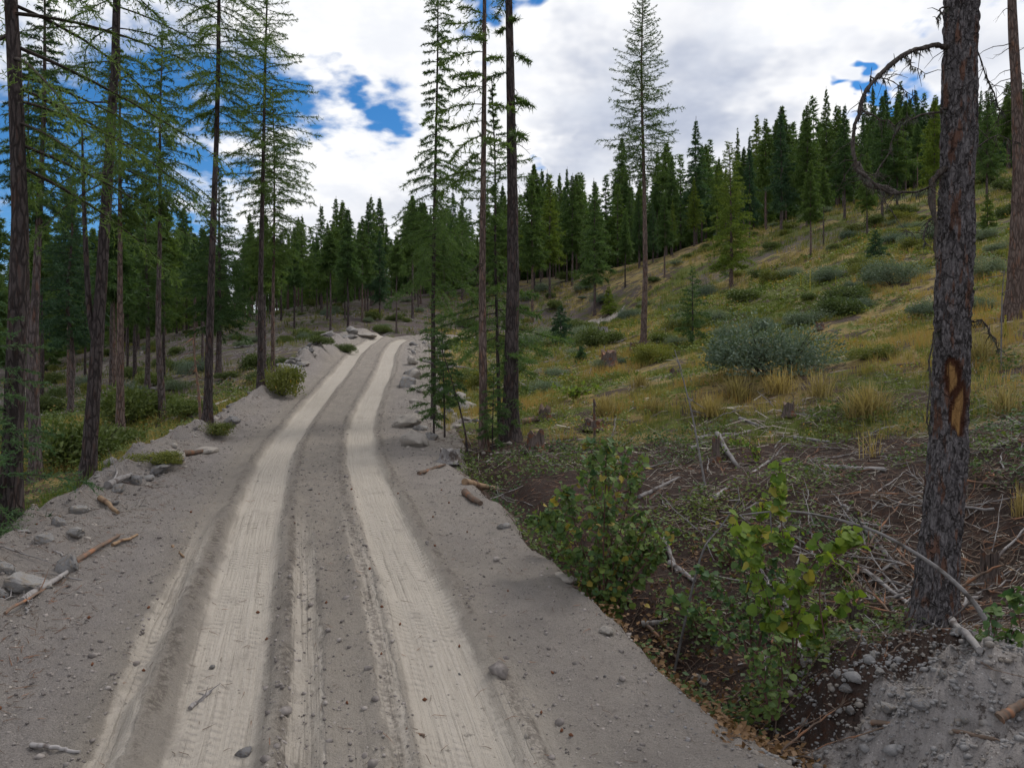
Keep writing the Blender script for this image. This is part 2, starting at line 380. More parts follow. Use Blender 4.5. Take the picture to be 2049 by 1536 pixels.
# ------------------------------------------------------------------ ground and road
def ground_material():
    m, t, o = new_mat('forest_ground'); tc = t.node('ShaderNodeTexCoord').outputs['Object']
    cov = t.node('ShaderNodeSeparateColor'); t.put(cov.inputs[0], t.attr('cover', 'Color'))
    grass, dirt, dry = cov.outputs[0], cov.outputs[1], cov.outputs[2]
    n_s = t.noise(tc, 9.0, 6, .65); n_m = t.noise(tc, 1.6, 5, .6); n_f = t.noise(tc, 45.0, 5, .7); n_l = t.noise(tc, .35, 4, .6)
    duff = t.mix(n_f, (.013, .009, .008), (.075, .054, .046)); duff = t.mix(t.ramp(n_s, .48, .68), duff, (.058, .030, .021))
    duff = t.mix(t.ramp(t.noise(tc, 16, 4, .6), .60, .72), duff, (.10, .088, .085))
    far_duff = t.mix(n_s, (.045, .036, .034), (.15, .122, .115)); far_duff = t.mix(t.ramp(t.noise(tc, .8, 4, .65), .5, .62), far_duff, (.075, .082, .03))
    green = t.mix(n_s, (.050, .070, .016), (.14, .15, .040)); straw = t.mix(n_s, (.15, .105, .04), (.33, .25, .11))
    veg = t.mix(t.ramp(t.math('ADD', n_m, t.math('MULTIPLY', t.math('SUBTRACT', dry, .5), .8)), .42, .62), green, straw)
    veg = t.mix(t.ramp(t.noise(tc, 4.5, 4, .65), .52, .66), veg, (.062, .078, .018)); veg = t.mix(t.ramp(n_f, .55, .75), veg, (.05, .045, .022)); veg = t.mix(t.ramp(t.noise(tc, .7, 5, .66), .50, .58), veg, (.070, .052, .042))
    earth = t.mix(n_f, (.14, .126, .12), (.39, .362, .348)); earth = t.mix(t.ramp(n_s, .35, .7), earth, (.22, .20, .19)); earth = t.mix(t.ramp(t.noise(tc, 14, 4, .7), .54, .66), earth, (.085, .072, .066))
    earth = t.mix(t.ramp(t.voro(tc, 22.0), .16, .08), earth, (.42, .40, .385))
    gm = t.ramp(t.math('ADD', grass, t.math('MULTIPLY', t.math('SUBTRACT', n_m, .5), 1.1)), .35, .62)
    sep = t.node('ShaderNodeSeparateXYZ'); t.put(sep.inputs[0], tc)
    base = t.mix(t.ramp(sep.outputs[1], 26, 45), duff, far_duff)
    col = t.mix(gm, base, veg)
    dm = t.ramp(t.math('ADD', dirt, t.math('MULTIPLY', t.math('SUBTRACT', n_s, .5), .7)), .40, .6)
    col = t.mix(dm, col, earth)
    h = t.math('ADD', t.math('MULTIPLY', n_s, 1.0), t.math('MULTIPLY', n_f, .45))
    principled(t, o, col, .95, t.bump(h, .9, .06), .08)
    return m

def road_material():
    m, t, o = new_mat('packed_dirt'); tc = t.node('ShaderNodeTexCoord'); ob = tc.outputs['Object']
    uv = t.node('ShaderNodeSeparateXYZ'); t.put(uv.inputs[0], tc.outputs['UV'])
    T, S = uv.outputs[0], uv.outputs[1]
    sv = t.node('ShaderNodeCombineXYZ'); t.put(sv.inputs[0], t.math('MULTIPLY', T, 3.0)); t.put(sv.inputs[1], t.math('MULTIPLY', S, .5))
    wob = t.noise(sv.outputs[0], .8, 4, .6); wob2 = t.noise(ob, 6.0, 4, .65)
    tt = t.math('ADD', T, t.math('ADD', t.math('MULTIPLY', t.math('SUBTRACT', wob, .5), .20), t.math('MULTIPLY', t.math('SUBTRACT', wob2, .5), .12)))
    n_f = t.noise(ob, 70.0, 5, .75); n_s = t.noise(ob, 10.0, 6, .65); n_m = t.noise(ob, 1.8, 4, .6); n_l = t.noise(ob, .5, 3, .5)
    st = t.node('ShaderNodeCombineXYZ'); t.put(st.inputs[0], t.math('MULTIPLY', T, 30.0)); t.put(st.inputs[1], t.math('MULTIPLY', S, .45))
    streak = t.noise(st.outputs[0], 1.0, 4, .65, .4)
    def strip(c, hw, soft):
        return t.ramp(t.math('ABSOLUTE', t.math('SUBTRACT', tt, c)), hw + soft, hw - soft)
    fade = t.ramp(S, 9.0, 15.0, 1.0, 0.0)
    main = t.math('MAXIMUM', strip(-.95, .36, .09), strip(.90, .37, .09))
    thin = t.math('MULTIPLY', t.math('MAXIMUM', strip(-1.66, .13, .05), t.math('MAXIMUM', strip(-.28, .14, .03), strip(.40, .11, .04))), fade)
    near_wide = t.math('MULTIPLY', strip(1.0, .62, .35), t.ramp(S, 4.5, 10.0, .8, 0.0))
    near_mid = t.math('MULTIPLY', strip(-.1, 1.7, .5), t.ramp(S, 4.5, 10.0, .55, 0.0))
    pale = t.math('MAXIMUM', t.math('MAXIMUM', main, t.math('MULTIPLY', thin, .8)), t.math('MAXIMUM', near_wide, near_mid))
    pale = t.math('MULTIPLY', pale, t.ramp(streak, .26, .52, .62, 1.0))
    pale = t.math('MULTIPLY', pale, t.ramp(n_m, .25, .5, .65, 1.0)); pale = t.math('MULTIPLY', pale, t.ramp(n_s, .76, .60, .55, 1.0))
    side = t.math('MAXIMUM', t.ramp(tt, -1.7, -2.3), t.math('MULTIPLY', t.ramp(tt, 1.3, 1.9), .6))
    tan = t.mix(t.ramp(n_f, .3, .7), (.235, .205, .176), (.41, .366, .318)); tan = t.mix(t.ramp(n_s, .4, .75), tan, (.335, .296, .255))
    spoil = t.mix(t.ramp(n_f, .3, .7), (.205, .182, .169), (.41, .372, .346)); spoil = t.mix(t.ramp(n_s, .4, .75), spoil, (.32, .287, .265))
    loose = t.mix(side, tan, spoil)
    loose = t.mix(t.math('MULTIPLY', t.ramp(n_l, .45, .65), .35), loose, (.33, .295, .255))
    lump = t.noise(ob, 15, 5, .75); loose = t.mix(t.ramp(lump, .54, .68, 0, .5), loose, (.15, .130, .118))
    loose = t.mix(t.ramp(n_m, .35, .65, .25, 0), loose, (.175, .157, .15))
    peb = t.voro(ob, 34.0); loose = t.mix(t.ramp(peb, .15, .08, 0, .6), loose, (.36, .34, .325))
    dust = t.mix(n_f, (.355, .316, .268), (.445, .404, .350)); dust = t.mix(t.ramp(streak, .42, .66, 0, .6), dust, (.39, .352, .31)); dust = t.mix(t.ramp(n_s, .55, .8, 0, .5), dust, (.38, .345, .305))
    rib = t.math('MULTIPLY', t.math('ADD', t.math('SINE', t.math('MULTIPLY', tt, 118.0)), 1.0), t.math('MULTIPLY', t.ramp(t.noise(ob, .9, 3), .42, .6), .5))
    dust = t.mix(t.math('MULTIPLY', rib, .32), dust, (.30, .265, .225))
    col = t.mix(pale, loose, dust)
    # crumbled, darker soil along the track rims; its colour also paints in rut shade
    rims = [t.ramp(t.math('ABSOLUTE', t.math('SUBTRACT', t.math('ABSOLUTE', t.math('SUBTRACT', tt, c)), hw)), .085, .015) for c, hw in ((-.95, .50), (.90, .51))]
    rim = t.math('MULTIPLY', t.math('MAXIMUM', rims[0], rims[1]), t.ramp(lump, .40, .56)); rim = t.math('MULTIPLY', rim, t.ramp(n_m, .35, .55))
    col = t.mix(t.math('MULTIPLY', rim, .7), col, (.135, .115, .10))
    bank = t.attr('bank'); bn = t.mix(n_s, (.21, .185, .165), (.38, .345, .31)); bn = t.mix(t.ramp(t.noise(ob, 5, 5, .65), .52, .66), bn, (.13, .105, .09))
    col = t.mix(t.ramp(t.math('ADD', bank, t.math('MULTIPLY', t.math('SUBTRACT', n_s, .5), .8)), .4, .65), col, bn)
    # tyre tread lugs pressed across each strip
    chev = t.math('ADD', t.math('MULTIPLY', S, 62.0), t.math('MULTIPLY', t.math('ABSOLUTE', t.math('SUBTRACT', t.math('FRACT', t.math('MULTIPLY', T, 5.5)), .5)), 7.0))
    lug = t.math('MULTIPLY', t.math('ADD', t.math('SINE', chev), 1.0), .5)
    lug = t.math('MULTIPLY', lug, t.math('MULTIPLY', t.math('MAXIMUM', main, thin), t.ramp(t.noise(ob, 1.2, 3), .38, .6)))
    lug = t.math('MULTIPLY', lug, t.ramp(S, 12, 22, 1.0, 0.0))
    groove = t.math('MULTIPLY', t.math('MULTIPLY', t.ramp(streak, .3, .6), .22), main)
    rough_h = t.math('MULTIPLY', t.math('ADD', t.math('MULTIPLY', lump, 1.3), t.math('MULTIPLY', n_f, .6)), t.ramp(pale, 0, 1, 1.3, .3))
    h = t.math('ADD', t.math('ADD', rough_h, t.math('MULTIPLY', lug, .34)), groove)
    col = t.mix(t.math('MULTIPLY', lug, .10), col, (.25, .225, .2))
    principled(t, o, col, .95, t.bump(h, 1.0, .05), .08)
    return m

M['ground'] = ground_material(); M['road'] = road_material()

def grid_mesh(name, X, Y, Z, mat, attrs=None, uv=None, close=False):
    n, k = X.shape; v = np.stack([X, Y, Z], -1).reshape(-1, 3)
    i = np.arange(n - 1)[:, None] * k
    j = np.arange(k if close else k - 1)[None, :]; j2 = (j + 1) % k
    q = np.stack([i + j, i + j2, i + k + j2, i + k + j], -1).reshape(-1, 4)
    b = MB(); b.add(v, q); me = b.mesh(name, mat, True)
    for an, val in (attrs or {}).items():
        if val.ndim == 2 and val.shape[-1] == 4:
            a = me.attributes.new(an, 'FLOAT_COLOR', 'POINT'); a.data.foreach_set('color', val.ravel())
        else:
            a = me.attributes.new(an, 'FLOAT', 'POINT'); a.data.foreach_set('value', val.ravel())
    if uv is not None:
        l = me.uv_layers.new(name='UVMap'); vi = np.empty(len(me.loops), np.int32); me.loops.foreach_get('vertex_index', vi)
        l.data.foreach_set('uv', uv.reshape(-1, 2)[vi].ravel())
    return me

# one sheet of ground out to the horizon
_a = np.concatenate([np.linspace(-43, 43, 400), np.linspace(43, 317, 70)[1:-1]])
_r = np.concatenate([[.02], 1.5 * (2800 / 1.5) ** (np.linspace(0, 1, 470) ** 1.0)])
RR, AA = np.meshgrid(_r, np.radians(_a), indexing='ij')
gx = RR * np.sin(AA); gy = RR * np.cos(AA)
gz, gw, gs, gt, ge, gm = G(gx, gy, full=True)
gz = gz - .5 * sstep(.02, .35, gw) * (1 - sstep(84, 88, gs))
right = (gt > 0)
duff_line = 20.5 + 3.0 * fbm(gx * .25, gy * .25, 71, 3) - .62 * np.clip(gx, -1, 12)
gr = sstep(-1.2, 2.0, gy - duff_line)
far_patch = fbm(gx * .11, gy * .11, 72, 3)
gr = gr * np.where(gx < -6, .30 + .2 * sstep(60, 30, gy), 1.0)
gr = gr * (1 - .55 * sstep(45, 70, gy) * sstep(.0, .25, far_patch)) * (1 - .5 * sstep(66, 90, gy) * sstep(22, 5, gx))
gr = np.where(gx < -5, np.maximum(gr, .52 * sstep(12, 16, gy) * (1 - sstep(26, 36, gy))), gr)
dry = np.clip(.52 + 1.1 * fbm(gx * .22, gy * .22, 73, 3) + .7 * fbm(gx * .9, gy * .9, 77, 2), 0, 1)
dirt = np.clip(np.maximum(gw * 1.2, gm * 1.4 * (1 - 1.0 * sstep(6.2, 7.6, gy + 1.2 * fbm(gx * 1.3, gy * 1.3, 76, 3)))), 0, 1) * .95
dirt = np.maximum(dirt, np.where(right, .75 * np.exp(-np.maximum(ge, 0) / .18), .9 * np.exp(-np.maximum(ge - .2, 0) / .6)) * (1 - sstep(80, 86, gs)))
dirt = np.maximum(dirt, np.where(right, .8 * (1 - sstep(1.2, 2.4, ge + .8 * fbm(gx, gy, 74, 2))) * sstep(22, 27, gs) * (1 - sstep(60, 64, gs)), 0))
cover = np.stack([gr, dirt, dry, np.ones_like(gr)], -1).reshape(-1, 4)
g_o = link('ground', grid_mesh('ground', gx, gy, gz, M['ground'], {'cover': cover}, close=True)); tag(g_o, kind='structure')

# the road, with its fill banks
_tl = np.concatenate([np.linspace(-7.0, -4.2, 24), np.linspace(-4.2, 3.4, 150)[1:], np.linspace(3.4, 5.6, 20)[1:]])
_ss = [-4.0]
while _ss[-1] < 90: _ss.append(_ss[-1] + max(.055, .0075 * _ss[-1]))
_ss = np.array(_ss)
SS, TT = np.meshgrid(_ss, _tl, indexing='ij')
rx = np.interp(SS, RS, RC[:, 0]) + TT * np.interp(SS, RS, RN[:, 0]); ry = np.interp(SS, RS, RC[:, 1]) + TT * np.interp(SS, RS, RN[:, 1])
rz, rw, _, _, re, _ = G(rx, ry, full=True)
rz = rz - .10 * (1 - sstep(.0, .14, rw)) - .4 * (1 - sstep(.0, .02, rw))
bank = sstep(.05, .35, re) * np.where(TT > 0, sstep(17, 24, SS), .35 * sstep(20, 30, SS))
bank = np.maximum(bank, sstep(-.3, .3, re) * sstep(34, 40, SS))
r_o = link('dirt_road', grid_mesh('dirt_road', rx, ry, rz, M['road'], {'bank': bank.reshape(-1, 1)[:, 0]}, uv=np.stack([TT, SS], -1))); tag(r_o, kind='structure')
# ------------------------------------------------------------------ conifers
def blades(b, start, dirs, length, nb, bl, bw, spread, mat, R, tint, droop=.15, along=1.0, size=None):
    """needle tufts: nb thin triangles along every twig"""
    n = len(start)
    if n == 0: return
    idx = np.repeat(np.arange(n), nb)
    u = R.random(len(idx)) * along
    p = start[idx] + dirs[idx] * (length[idx] * u)[:, None]; p[:, 2] -= droop * length[idx] * u * u
    d = unit(dirs[idx] * .75 + spread * R.normal(size=(len(idx), 3)))
    l = bl * R.uniform(.6, 1.3, len(idx)); ww = bw * R.uniform(.7, 1.3, len(idx))
    if size is not None: l = l * size[idx]; ww = ww * np.sqrt(size[idx])
    side = unit(np.cross(d, R.normal(size=d.shape)))
    v = np.stack([p - side * ww[:, None] * .5, p + side * ww[:, None] * .5, p + d * l[:, None]], 1).reshape(-1, 3)
    f = np.arange(len(v)).reshape(-1, 3)
    tv = np.repeat(np.clip(tint[idx] + R.normal(0, .12, len(idx)), 0, .89), 3)
    b.add(v, f, mat, tv)

def crown(R, H, hb, prof, nbr, up=(.35, -.15), droop=.35, twigs=16, tl=.32, nb=10, bl=.10, bw=.018, spread=.55, hang=.2, gap=0.0, azbias=None, bare=0.12, axis=None, wood=.011, lenvar=(.6, 1.15), upturn=.0):
    """prof(f) -> branch length at fraction f of the crown; f=0 is its foot, 1 its top"""
    b = MB(); S = []; D = []; LN = []; TI = []; SZ = []
    az = R.random() * 6.28
    for i in range(nbr):
        f = (i + R.random()) / nbr; f = f ** .92
        h = hb + (H - hb) * f
        az += 2.4 + R.normal(0, .35)
        a = az
        if azbias is not None and R.random() < azbias[1]: a = azbias[0] + R.normal(0, .55)
        if gap and vnoise(np.array([a * 1.1]), np.array([h * .8]), 5)[0] > .5 - gap: continue
        L = prof(f) * R.uniform(*lenvar)
        if L < .05: continue
        el = up[1] + (up[0] - up[1]) * f + R.normal(0, .10)
        m = 7; u = np.linspace(0, 1, m)
        out_ = np.array([math.cos(a), math.sin(a), 0]); lat = np.array([-math.sin(a), math.cos(a), 0])
        wig = R.normal(0, .05, 2)
        pts = out_ * (L * math.cos(el) * u)[:, None] + lat * (L * (wig[0] * np.sin(u * 3) + wig[1] * u * u))[:, None]
        pts[:, 2] += L * (math.sin(el) * u - droop * (1 - f * .7) * u * u + upturn * u ** 3)
        ax = axis(h) if axis else np.zeros(2)
        pts[:, 2] += h; pts[:, 0] += ax[0]; pts[:, 1] += ax[1]
        b.tube(pts, np.linspace(wood * L ** .6 + .004, .003, m), 3, 1, .5, cap=False)
        nt = max(3, int(twigs * (.35 + .65 * L / max(prof(.15), .1))))
        uk = bare + (1 - bare) * (np.arange(nt) + R.random(nt)) / nt; uk = np.clip(uk, 0, 1)
        base = np.stack([np.interp(uk, u, pts[:, c]) for c in range(3)], 1)
        tang = unit(np.stack([np.interp(np.minimum(uk + .05, 1), u, pts[:, c]) - np.interp(np.maximum(uk - .05, 0), u, pts[:, c]) for c in range(3)], 1))
        sgn = np.where(np.arange(nt) % 2 == 0, 1, -1)[:, None]
        d = unit(tang * R.uniform(.4, .9, (nt, 1)) + sgn * lat * R.uniform(.5, 1.0, (nt, 1)) + np.array([0, 0, -1]) * (hang + R.normal(0, .42, (nt, 1))))
        ln = np.clip(tl * L * (1.15 - .8 * uk) * R.uniform(.6, 1.2, nt), .06, 1.1)
        S.append(base); D.append(d); LN.append(ln); SZ.append(np.full(nt + len(base[:-1:2]), 1.15 - .75 * f)); TI.append(np.clip(np.full(nt, .45 + R.normal(0, .14)) + R.normal(0, .08, nt), 0, .85))
        # needles on the branch itself
        S.append(base[:-1:2]); D.append(tang[:-1:2]); LN.append(np.full(len(base[:-1:2]), L / nt * 1.6)); TI.append(np.full(len(base[:-1:2]), .45))
    S = np.vstack(S); D = np.vstack(D); LN = np.concatenate(LN); TI = np.concatenate(TI)
    blades(b, S, D, LN, nb, bl, bw, spread, 0, R, TI, size=np.concatenate(SZ))
    return b

def trunk(path, rad, k=10, bark=.12, seed=0, flare=.5):
    """tapered trunk with a flared, slightly lobed foot"""
    b = MB(); path = np.asarray(path, float); n = max(14, min(60, int(len(path) * 5)))
    q = np.linspace(0, 1, n) ** 1.25; u0 = np.linspace(0, 1, len(path))
    pp = np.stack([np.interp(q, u0, path[:, c]) for c in range(3)], 1)
    h = pp[:, 2] - pp[0, 2]; H = h[-1]
    r = np.interp(h, [0, H], [rad, max(.012, rad * .12)]) * (1 - .10 * np.sin(np.clip(h / H, 0, 1) * 3.14))
    r = r + rad * flare * np.exp(-h / (rad * 2.2))
    pp[0, 2] -= .25
    b.tube(pp, r, k, 0, .5, bark=bark, seed=seed)
    return b

def cone(Rm, p=.8, foot=.25):
    """crown outline: fills out from its foot, widest low down, pointed at the top"""
    return lambda f: Rm * (foot + (1 - foot) * min(1, f / .16)) * max(0.03, (1 - f)) ** p

def make_tree(name, label, px, d, w_px, H, hb, prof, mat, wood='bark', group=None, top_dx=0.0, seed=1, k=12, bend=0.0, cat='tree', base=None, kw=None, flare=.5, extra=None, leafy=True):
    R = np.random.default_rng(seed)
    p = at(px, d) if base is None else base
    t = thing(name, label, cat, p, 0, group)
    rad = w_px / F * d / 2
    m = 10; u = np.linspace(0, 1, m); dx = top_dx
    wx = np.interp(np.linspace(0, 1, m), np.linspace(0, 1, 5), np.concatenate([[0], R.normal(0, rad * .5, 4)]))
    axx = dx * u + bend * np.sin(u * math.pi) + wx; axy = np.interp(u, np.linspace(0, 1, 5), np.concatenate([[0], R.normal(0, rad * .5, 4)]))
    path = np.stack([axx, axy, u * H], 1)
    trunk(path, rad, k, .16, seed, flare).obj('trunk', M[wood], t, True)
    axis = lambda h: (np.interp(h / H, u, axx), np.interp(h / H, u, axy))
    if leafy:
        args = dict(nbr=80); args.update(kw or {})
        crown(R, H, hb, prof, axis=axis, **args).obj('crown', [M[mat], M['twig']], t)
    return t, path, rad

near = dict(twigs=22, nb=17, bl=.095, bw=.017, spread=.55)
mid = dict(twigs=17, nb=14, bl=.135, bw=.026, spread=.55)

# --- left of the road
make_tree('larch_tree', 'thick dark trunk at the left edge with long larch branches reaching right', 20, 11.2, 40, 19, 5.0, lambda f: 3.1 * (1 - f) ** .5, 'larch', 'bark_dark', seed=3, k=18,
          kw=dict(near, nbr=80, up=(.25, -.30), droop=.22, twigs=28, tl=.26, nb=15, hang=.7, azbias=(-.1, .45), wood=.016, bare=.18, lenvar=(.55, 1.1)), top_dx=.15)
make_tree('fir_tree', 'slim fir just right of the left edge trunk, its crown reaching the picture top', 72, 18.5, 24, 11.8, 6.0, cone(1.25), 'fir', 'bark', seed=4,
          kw=dict(near, nbr=100, droop=.25, bl=.10, bw=.018), top_dx=.15)
make_tree('larch_tree', 'thin straight trunk close behind the slim fir at the left edge', 58, 25, 11, 12.5, 7.5, cone(1.2), 'fir', 'bark', seed=5, kw=dict(mid, nbr=60))
tC, pC, rC = make_tree('larch_tree', 'dark leaning trunk that forks above the roadside, left of the road', 175, 15.2, 29, 18, 5.6, lambda f: 2.5 * (1 - f) ** .55, 'larch', 'bark_dark', seed=6, k=16,
          kw=dict(near, nbr=85, up=(.3, -.2), droop=.3, twigs=27, tl=.27, nb=15, hang=.55, bare=.15), top_dx=.95, bend=-.05)
b = MB(); f0 = np.array([np.interp(2.75, pC[:, 2], pC[:, 0]), 0, 2.65])
b.tube(np.stack([f0 + np.array(q) for q in ((.05, 0, -.15), (-.05, .0, .15), (-.14, .02, .6), (-.2, .05, 1.3), (-.26, .05, 2.6), (-.3, .05, 4.2))]), [.07, .065, .055, .05, .04, .015], 8, 0, .5, bark=.15)
b.obj('fork_stem', M['bark_dark'], tC, True)
make_tree('larch_tree', 'straight reddish trunk second from the fork, crown ending below the picture top', 241, 25, 17, 12.2, 6.6, cone(1.5, .6), 'larch', 'bark_red', seed=7, kw=dict(mid, nbr=100, droop=.3, hang=.35, gap=.12))
make_tree('larch_tree', 'straight grey trunk with open feathery crown between two reddish trunks', 326, 27, 15, 13.2, 6.9, cone(1.65, .65), 'larch', 'bark', seed=8, kw=dict(mid, nbr=105, droop=.35, hang=.4, gap=.14))
make_tree('larch_tree', 'tall bare trunk beside the two pale boulders, crown high up', 415, 21.3, 18, 17, 8.0, lambda f: 1.9 * (.6 + .4 * min(1, f / .2)) * (1 - f) ** .5, 'larch', 'bark_dark', seed=9, k=14, kw=dict(near, nbr=125, droop=.3, hang=.35, bl=.11, bw=.018), top_dx=.55)
make_tree('larch_tree', 'tall dark trunk at the road edge with wide open crown, left of road', 522, 27.8, 14, 15.4, 6.7, cone(2.15, .6, .5), 'larch', 'bark_dark', seed=10, kw=dict(mid, nbr=135, droop=.25, hang=.25, bl=.13, bw=.021, upturn=.12), top_dx=.25)
make_tree('larch_tree', 'shorter slender larch right behind the tall dark trunk by the road', 546, 30.5, 9, 11.3, 4.4, cone(1.9, .6, .5), 'larch', 'bark_red', seed=11, kw=dict(mid, nbr=125, droop=.25, hang=.25))
make_tree('fir_tree', 'dense broad dark fir whose pointed top shows behind the bare trunk', 437, 43, 12, 11.2, 2.6, cone(2.5, .75, .6), 'fir', 'bark', seed=12, kw=dict(mid, nbr=190, twigs=15, nb=11, bl=.20, bw=.04, droop=.2))
make_tree('fir_tree', 'dense dark fir between the slim fir and the forked trunk', 140, 35, 12, 10.4, 3.2, cone(2.0, .7, .6), 'fir_blue', 'bark', seed=13, kw=dict(mid, nbr=160, twigs=14, nb=11, bl=.18, bw=.036, droop=.2))
make_tree('fir_tree', 'half hidden dark fir behind the straight grey trunk', 295, 42, 11, 11.0, 3.4, cone(2.0, .7, .6), 'fir', 'bark', seed=14, kw=dict(mid, nbr=150, twigs=14, nb=11, bl=.2, bw=.04, droop=.2))

# --- middle clump
make_tree('fir_tree', 'slender fir with ragged narrow crown at the right road edge', 868, 25, 11, 15.0, 4.2, lambda f: (1.45 + .7 * math.exp(-f * 7)) * (.75 + .25 * math.sin(f * 9)) * (1 - f * .65), 'fir', 'bark_dark', seed=15, kw=dict(mid, nbr=150, twigs=24, droop=.45, hang=.3, bl=.12, bw=.022, gap=.12), top_dx=.15)
tK, pK, rK = make_tree('larch_tree', 'slim straight reddish trunk, left of the pair in the middle', 968, 19.6, 19, 17, 6.6, cone(1.35, .3, .8), 'larch', 'bark_red', seed=16, k=14, kw=dict(mid, nbr=46, droop=.3, hang=.4, azbias=(3.3, .55), lenvar=(.4, 1.2)), top_dx=-.05)
tL, pL, rL = make_tree('larch_tree', 'thick dark straight trunk, right of the pair in the middle', 1020, 20.2, 32, 19, 7.6, cone(1.1, .2, .8), 'larch', 'bark_dark', seed=17, k=18, kw=dict(mid, nbr=26, droop=.35, hang=.4, azbias=(-.2, .6), lenvar=(.3, 1.2)), top_dx=-.05, flare=.8)
make_tree('fir_tree', 'thin young fir growing between the two middle trunks', 1000, 21.2, 9, 9.5, 2.4, lambda f: 2.0 * (1 - f) ** .7 * (.7 + .4 * math.sin(f * 11 + 1)), 'fir', 'bark_dark', seed=18, kw=dict(mid, nbr=95, twigs=26, droop=.3, hang=.1, bl=.12, bw=.022, gap=.15, upturn=.15), top_dx=-.18)
def dead_twigs(t, hs, path, R, L=(.3, .9), parent_mat='twig', name='dead_branch', side=None):
    for h in hs:
        b = MB(); a = R.uniform(0, 6.28) if side is None else side + R.normal(0, .5)
        x = np.interp(h, path[:, 2], path[:, 0]); l = R.uniform(*L)
        u = np.linspace(0, 1, 6); o_ = np.array([math.cos(a), math.sin(a), 0])
        q = o_ * (l * u)[:, None]; q[:, 2] = h + l * (-.1 * u - .45 * u * u) + R.normal(0, .03, 6); q[:, 0] += x
        b.tube(q, np.linspace(.014, .004, 6), 4)
        for j in range(4):
            k = R.integers(2, 6); dd = unit(o_ + R.normal(0, .8, 3) + np.array([0, 0, -.5]))
            b.tube(np.stack([q[k], q[k] + dd * .12 * R.uniform(.5, 2)]), [.005, .002], 3)
        b.obj(name, M[parent_mat], t)
RD = np.random.default_rng(91)
dead_twigs(tK, RD.uniform(2.5, 9.5, 9), pK, RD); dead_twigs(tL, RD.uniform(2, 9.5, 9), pL, RD)
b = crown(np.random.default_rng(19), 4.2, .45, lambda f: .75 * (1 - .5 * f), 26, droop=.4, twigs=12, nb=12, bl=.09, bw=.016, tl=.35, gap=.1); b.obj('low_branches', [M['fir'], M['twig']], tL)
def sapling(name, label, px, d, H, hb, Rm, mat, seed, nbr=40, lean=0.0, w=.02, group=None, base=None, blade=(.10, .018), twigs=12, nb=11, p=.7, cat='tree', gap=.05):
    R = np.random.default_rng(seed); q = at(px, d) if base is None else base
    t = thing(name, label, cat, q, R.uniform(0, 6), group)
    t.rotation_euler = (0, 0, 0)
    u = np.linspace(0, 1, 6); path = np.stack([lean * u ** 1.4, 0 * u, u * H], 1); path[0, 2] = -.1
    b = MB(); b.tube(path, np.linspace(w, .004, 6), 6); b.obj('trunk', M['bark_dark'], t, True)
    crown(R, H, hb, cone(Rm, p, .6), nbr, droop=.2, twigs=twigs, nb=nb, bl=blade[0], bw=blade[1], tl=.35, hang=.15, gap=gap, axis=lambda h: (lean * (h / H) ** 1.4, 0), wood=.007).obj('crown', [M[mat], M['twig']], t)
    return t
sapling('fir_sapling', 'ragged fir sapling with bushy top beside the road rocks', 868, 21.3, 4.0, .35, .72, 'fir', 20, 60, .02, .035, gap=.18)
sapling('fir_sapling', 'thin dark sapling with sparse foliage next to the road rocks', 890, 21.0, 3.4, .9, .5, 'fir', 21, 40, -.1, .03, gap=.15)
sapling('fir_sapling', 'thin sapling leaning left before the slim reddish trunk', 938, 19.0, 3.1, 1.3, .42, 'fir', 22, 26, -.85, .03, gap=.1)
sapling('fir_sapling', 'low fir sapling at the foot of the middle pair of trunks', 985, 19.2, 2.2, .3, .55, 'fir', 23, 36, .05, .02)

# --- right slope
make_tree('larch_tree', 'lone tall larch with a full conical crown and bare reddish trunk on the slope', 1287, 40, 13.5, 18.2, 8.7, cone(2.35, .62, .55), 'larch', 'bark_red', seed=24, k=12, kw=dict(mid, nbr=190, twigs=17, nb=13, bl=.14, bw=.026, droop=.25, hang=.2, upturn=.18, up=(.5, -.15)))
make_tree('larch_tree', 'bushy bright green larch standing alone in front of the hilltop forest', 1463, 62, 8, 11.2, 1.5, cone(2.3, .6, .6), 'larch_lightgreen', 'bark_red', seed=25, kw=dict(mid, nbr=170, twigs=12, nb=9, bl=.26, bw=.055, droop=.1))
sapling('fir_sapling', 'open young fir below the bushy bright larch on the slope', 1386, 36, 3.7, .4, 1.05, 'fir', 26, 46, 0, .05, blade=(.15, .03), base=hit(1386, 690))
sapling('fir_sapling', 'small dark fir between two grey willow bushes on the right slope', 1752, 38, 1.9, .1, .85, 'fir_blue', 27, 50, 0, .04, blade=(.15, .035), base=hit(1752, 528))
sapling('larch_sapling', 'small bright larch sapling right of the scarred trunk on the slope', 1976, 36, 2.3, .15, .62, 'larch_lightgreen', 28, 44, 0, .03, blade=(.14, .03), base=hit(1976, 470))
sapling('fir_sapling', 'small dark blue fir at the bend of the road', 1122, 56, 2.6, .1, 1.1, 'fir_blue', 29, 54, 0, .05, blade=(.2, .05), base=hit(1122, 692))
sapling('larch_sapling', 'light green larch sapling left of the lone tall larch', 1215, 52, 2.8, .2, 1.0, 'larch_lightgreen', 30, 50, 0, .04, blade=(.2, .045), base=hit(1218, 632))
sapling('fir_sapling', 'tiny dark fir left of the reddish stump in the grass', 1165, 34, .9, .05, .4, 'fir_blue', 31, 30, 0, .03, blade=(.12, .03), base=hit(1163, 725))

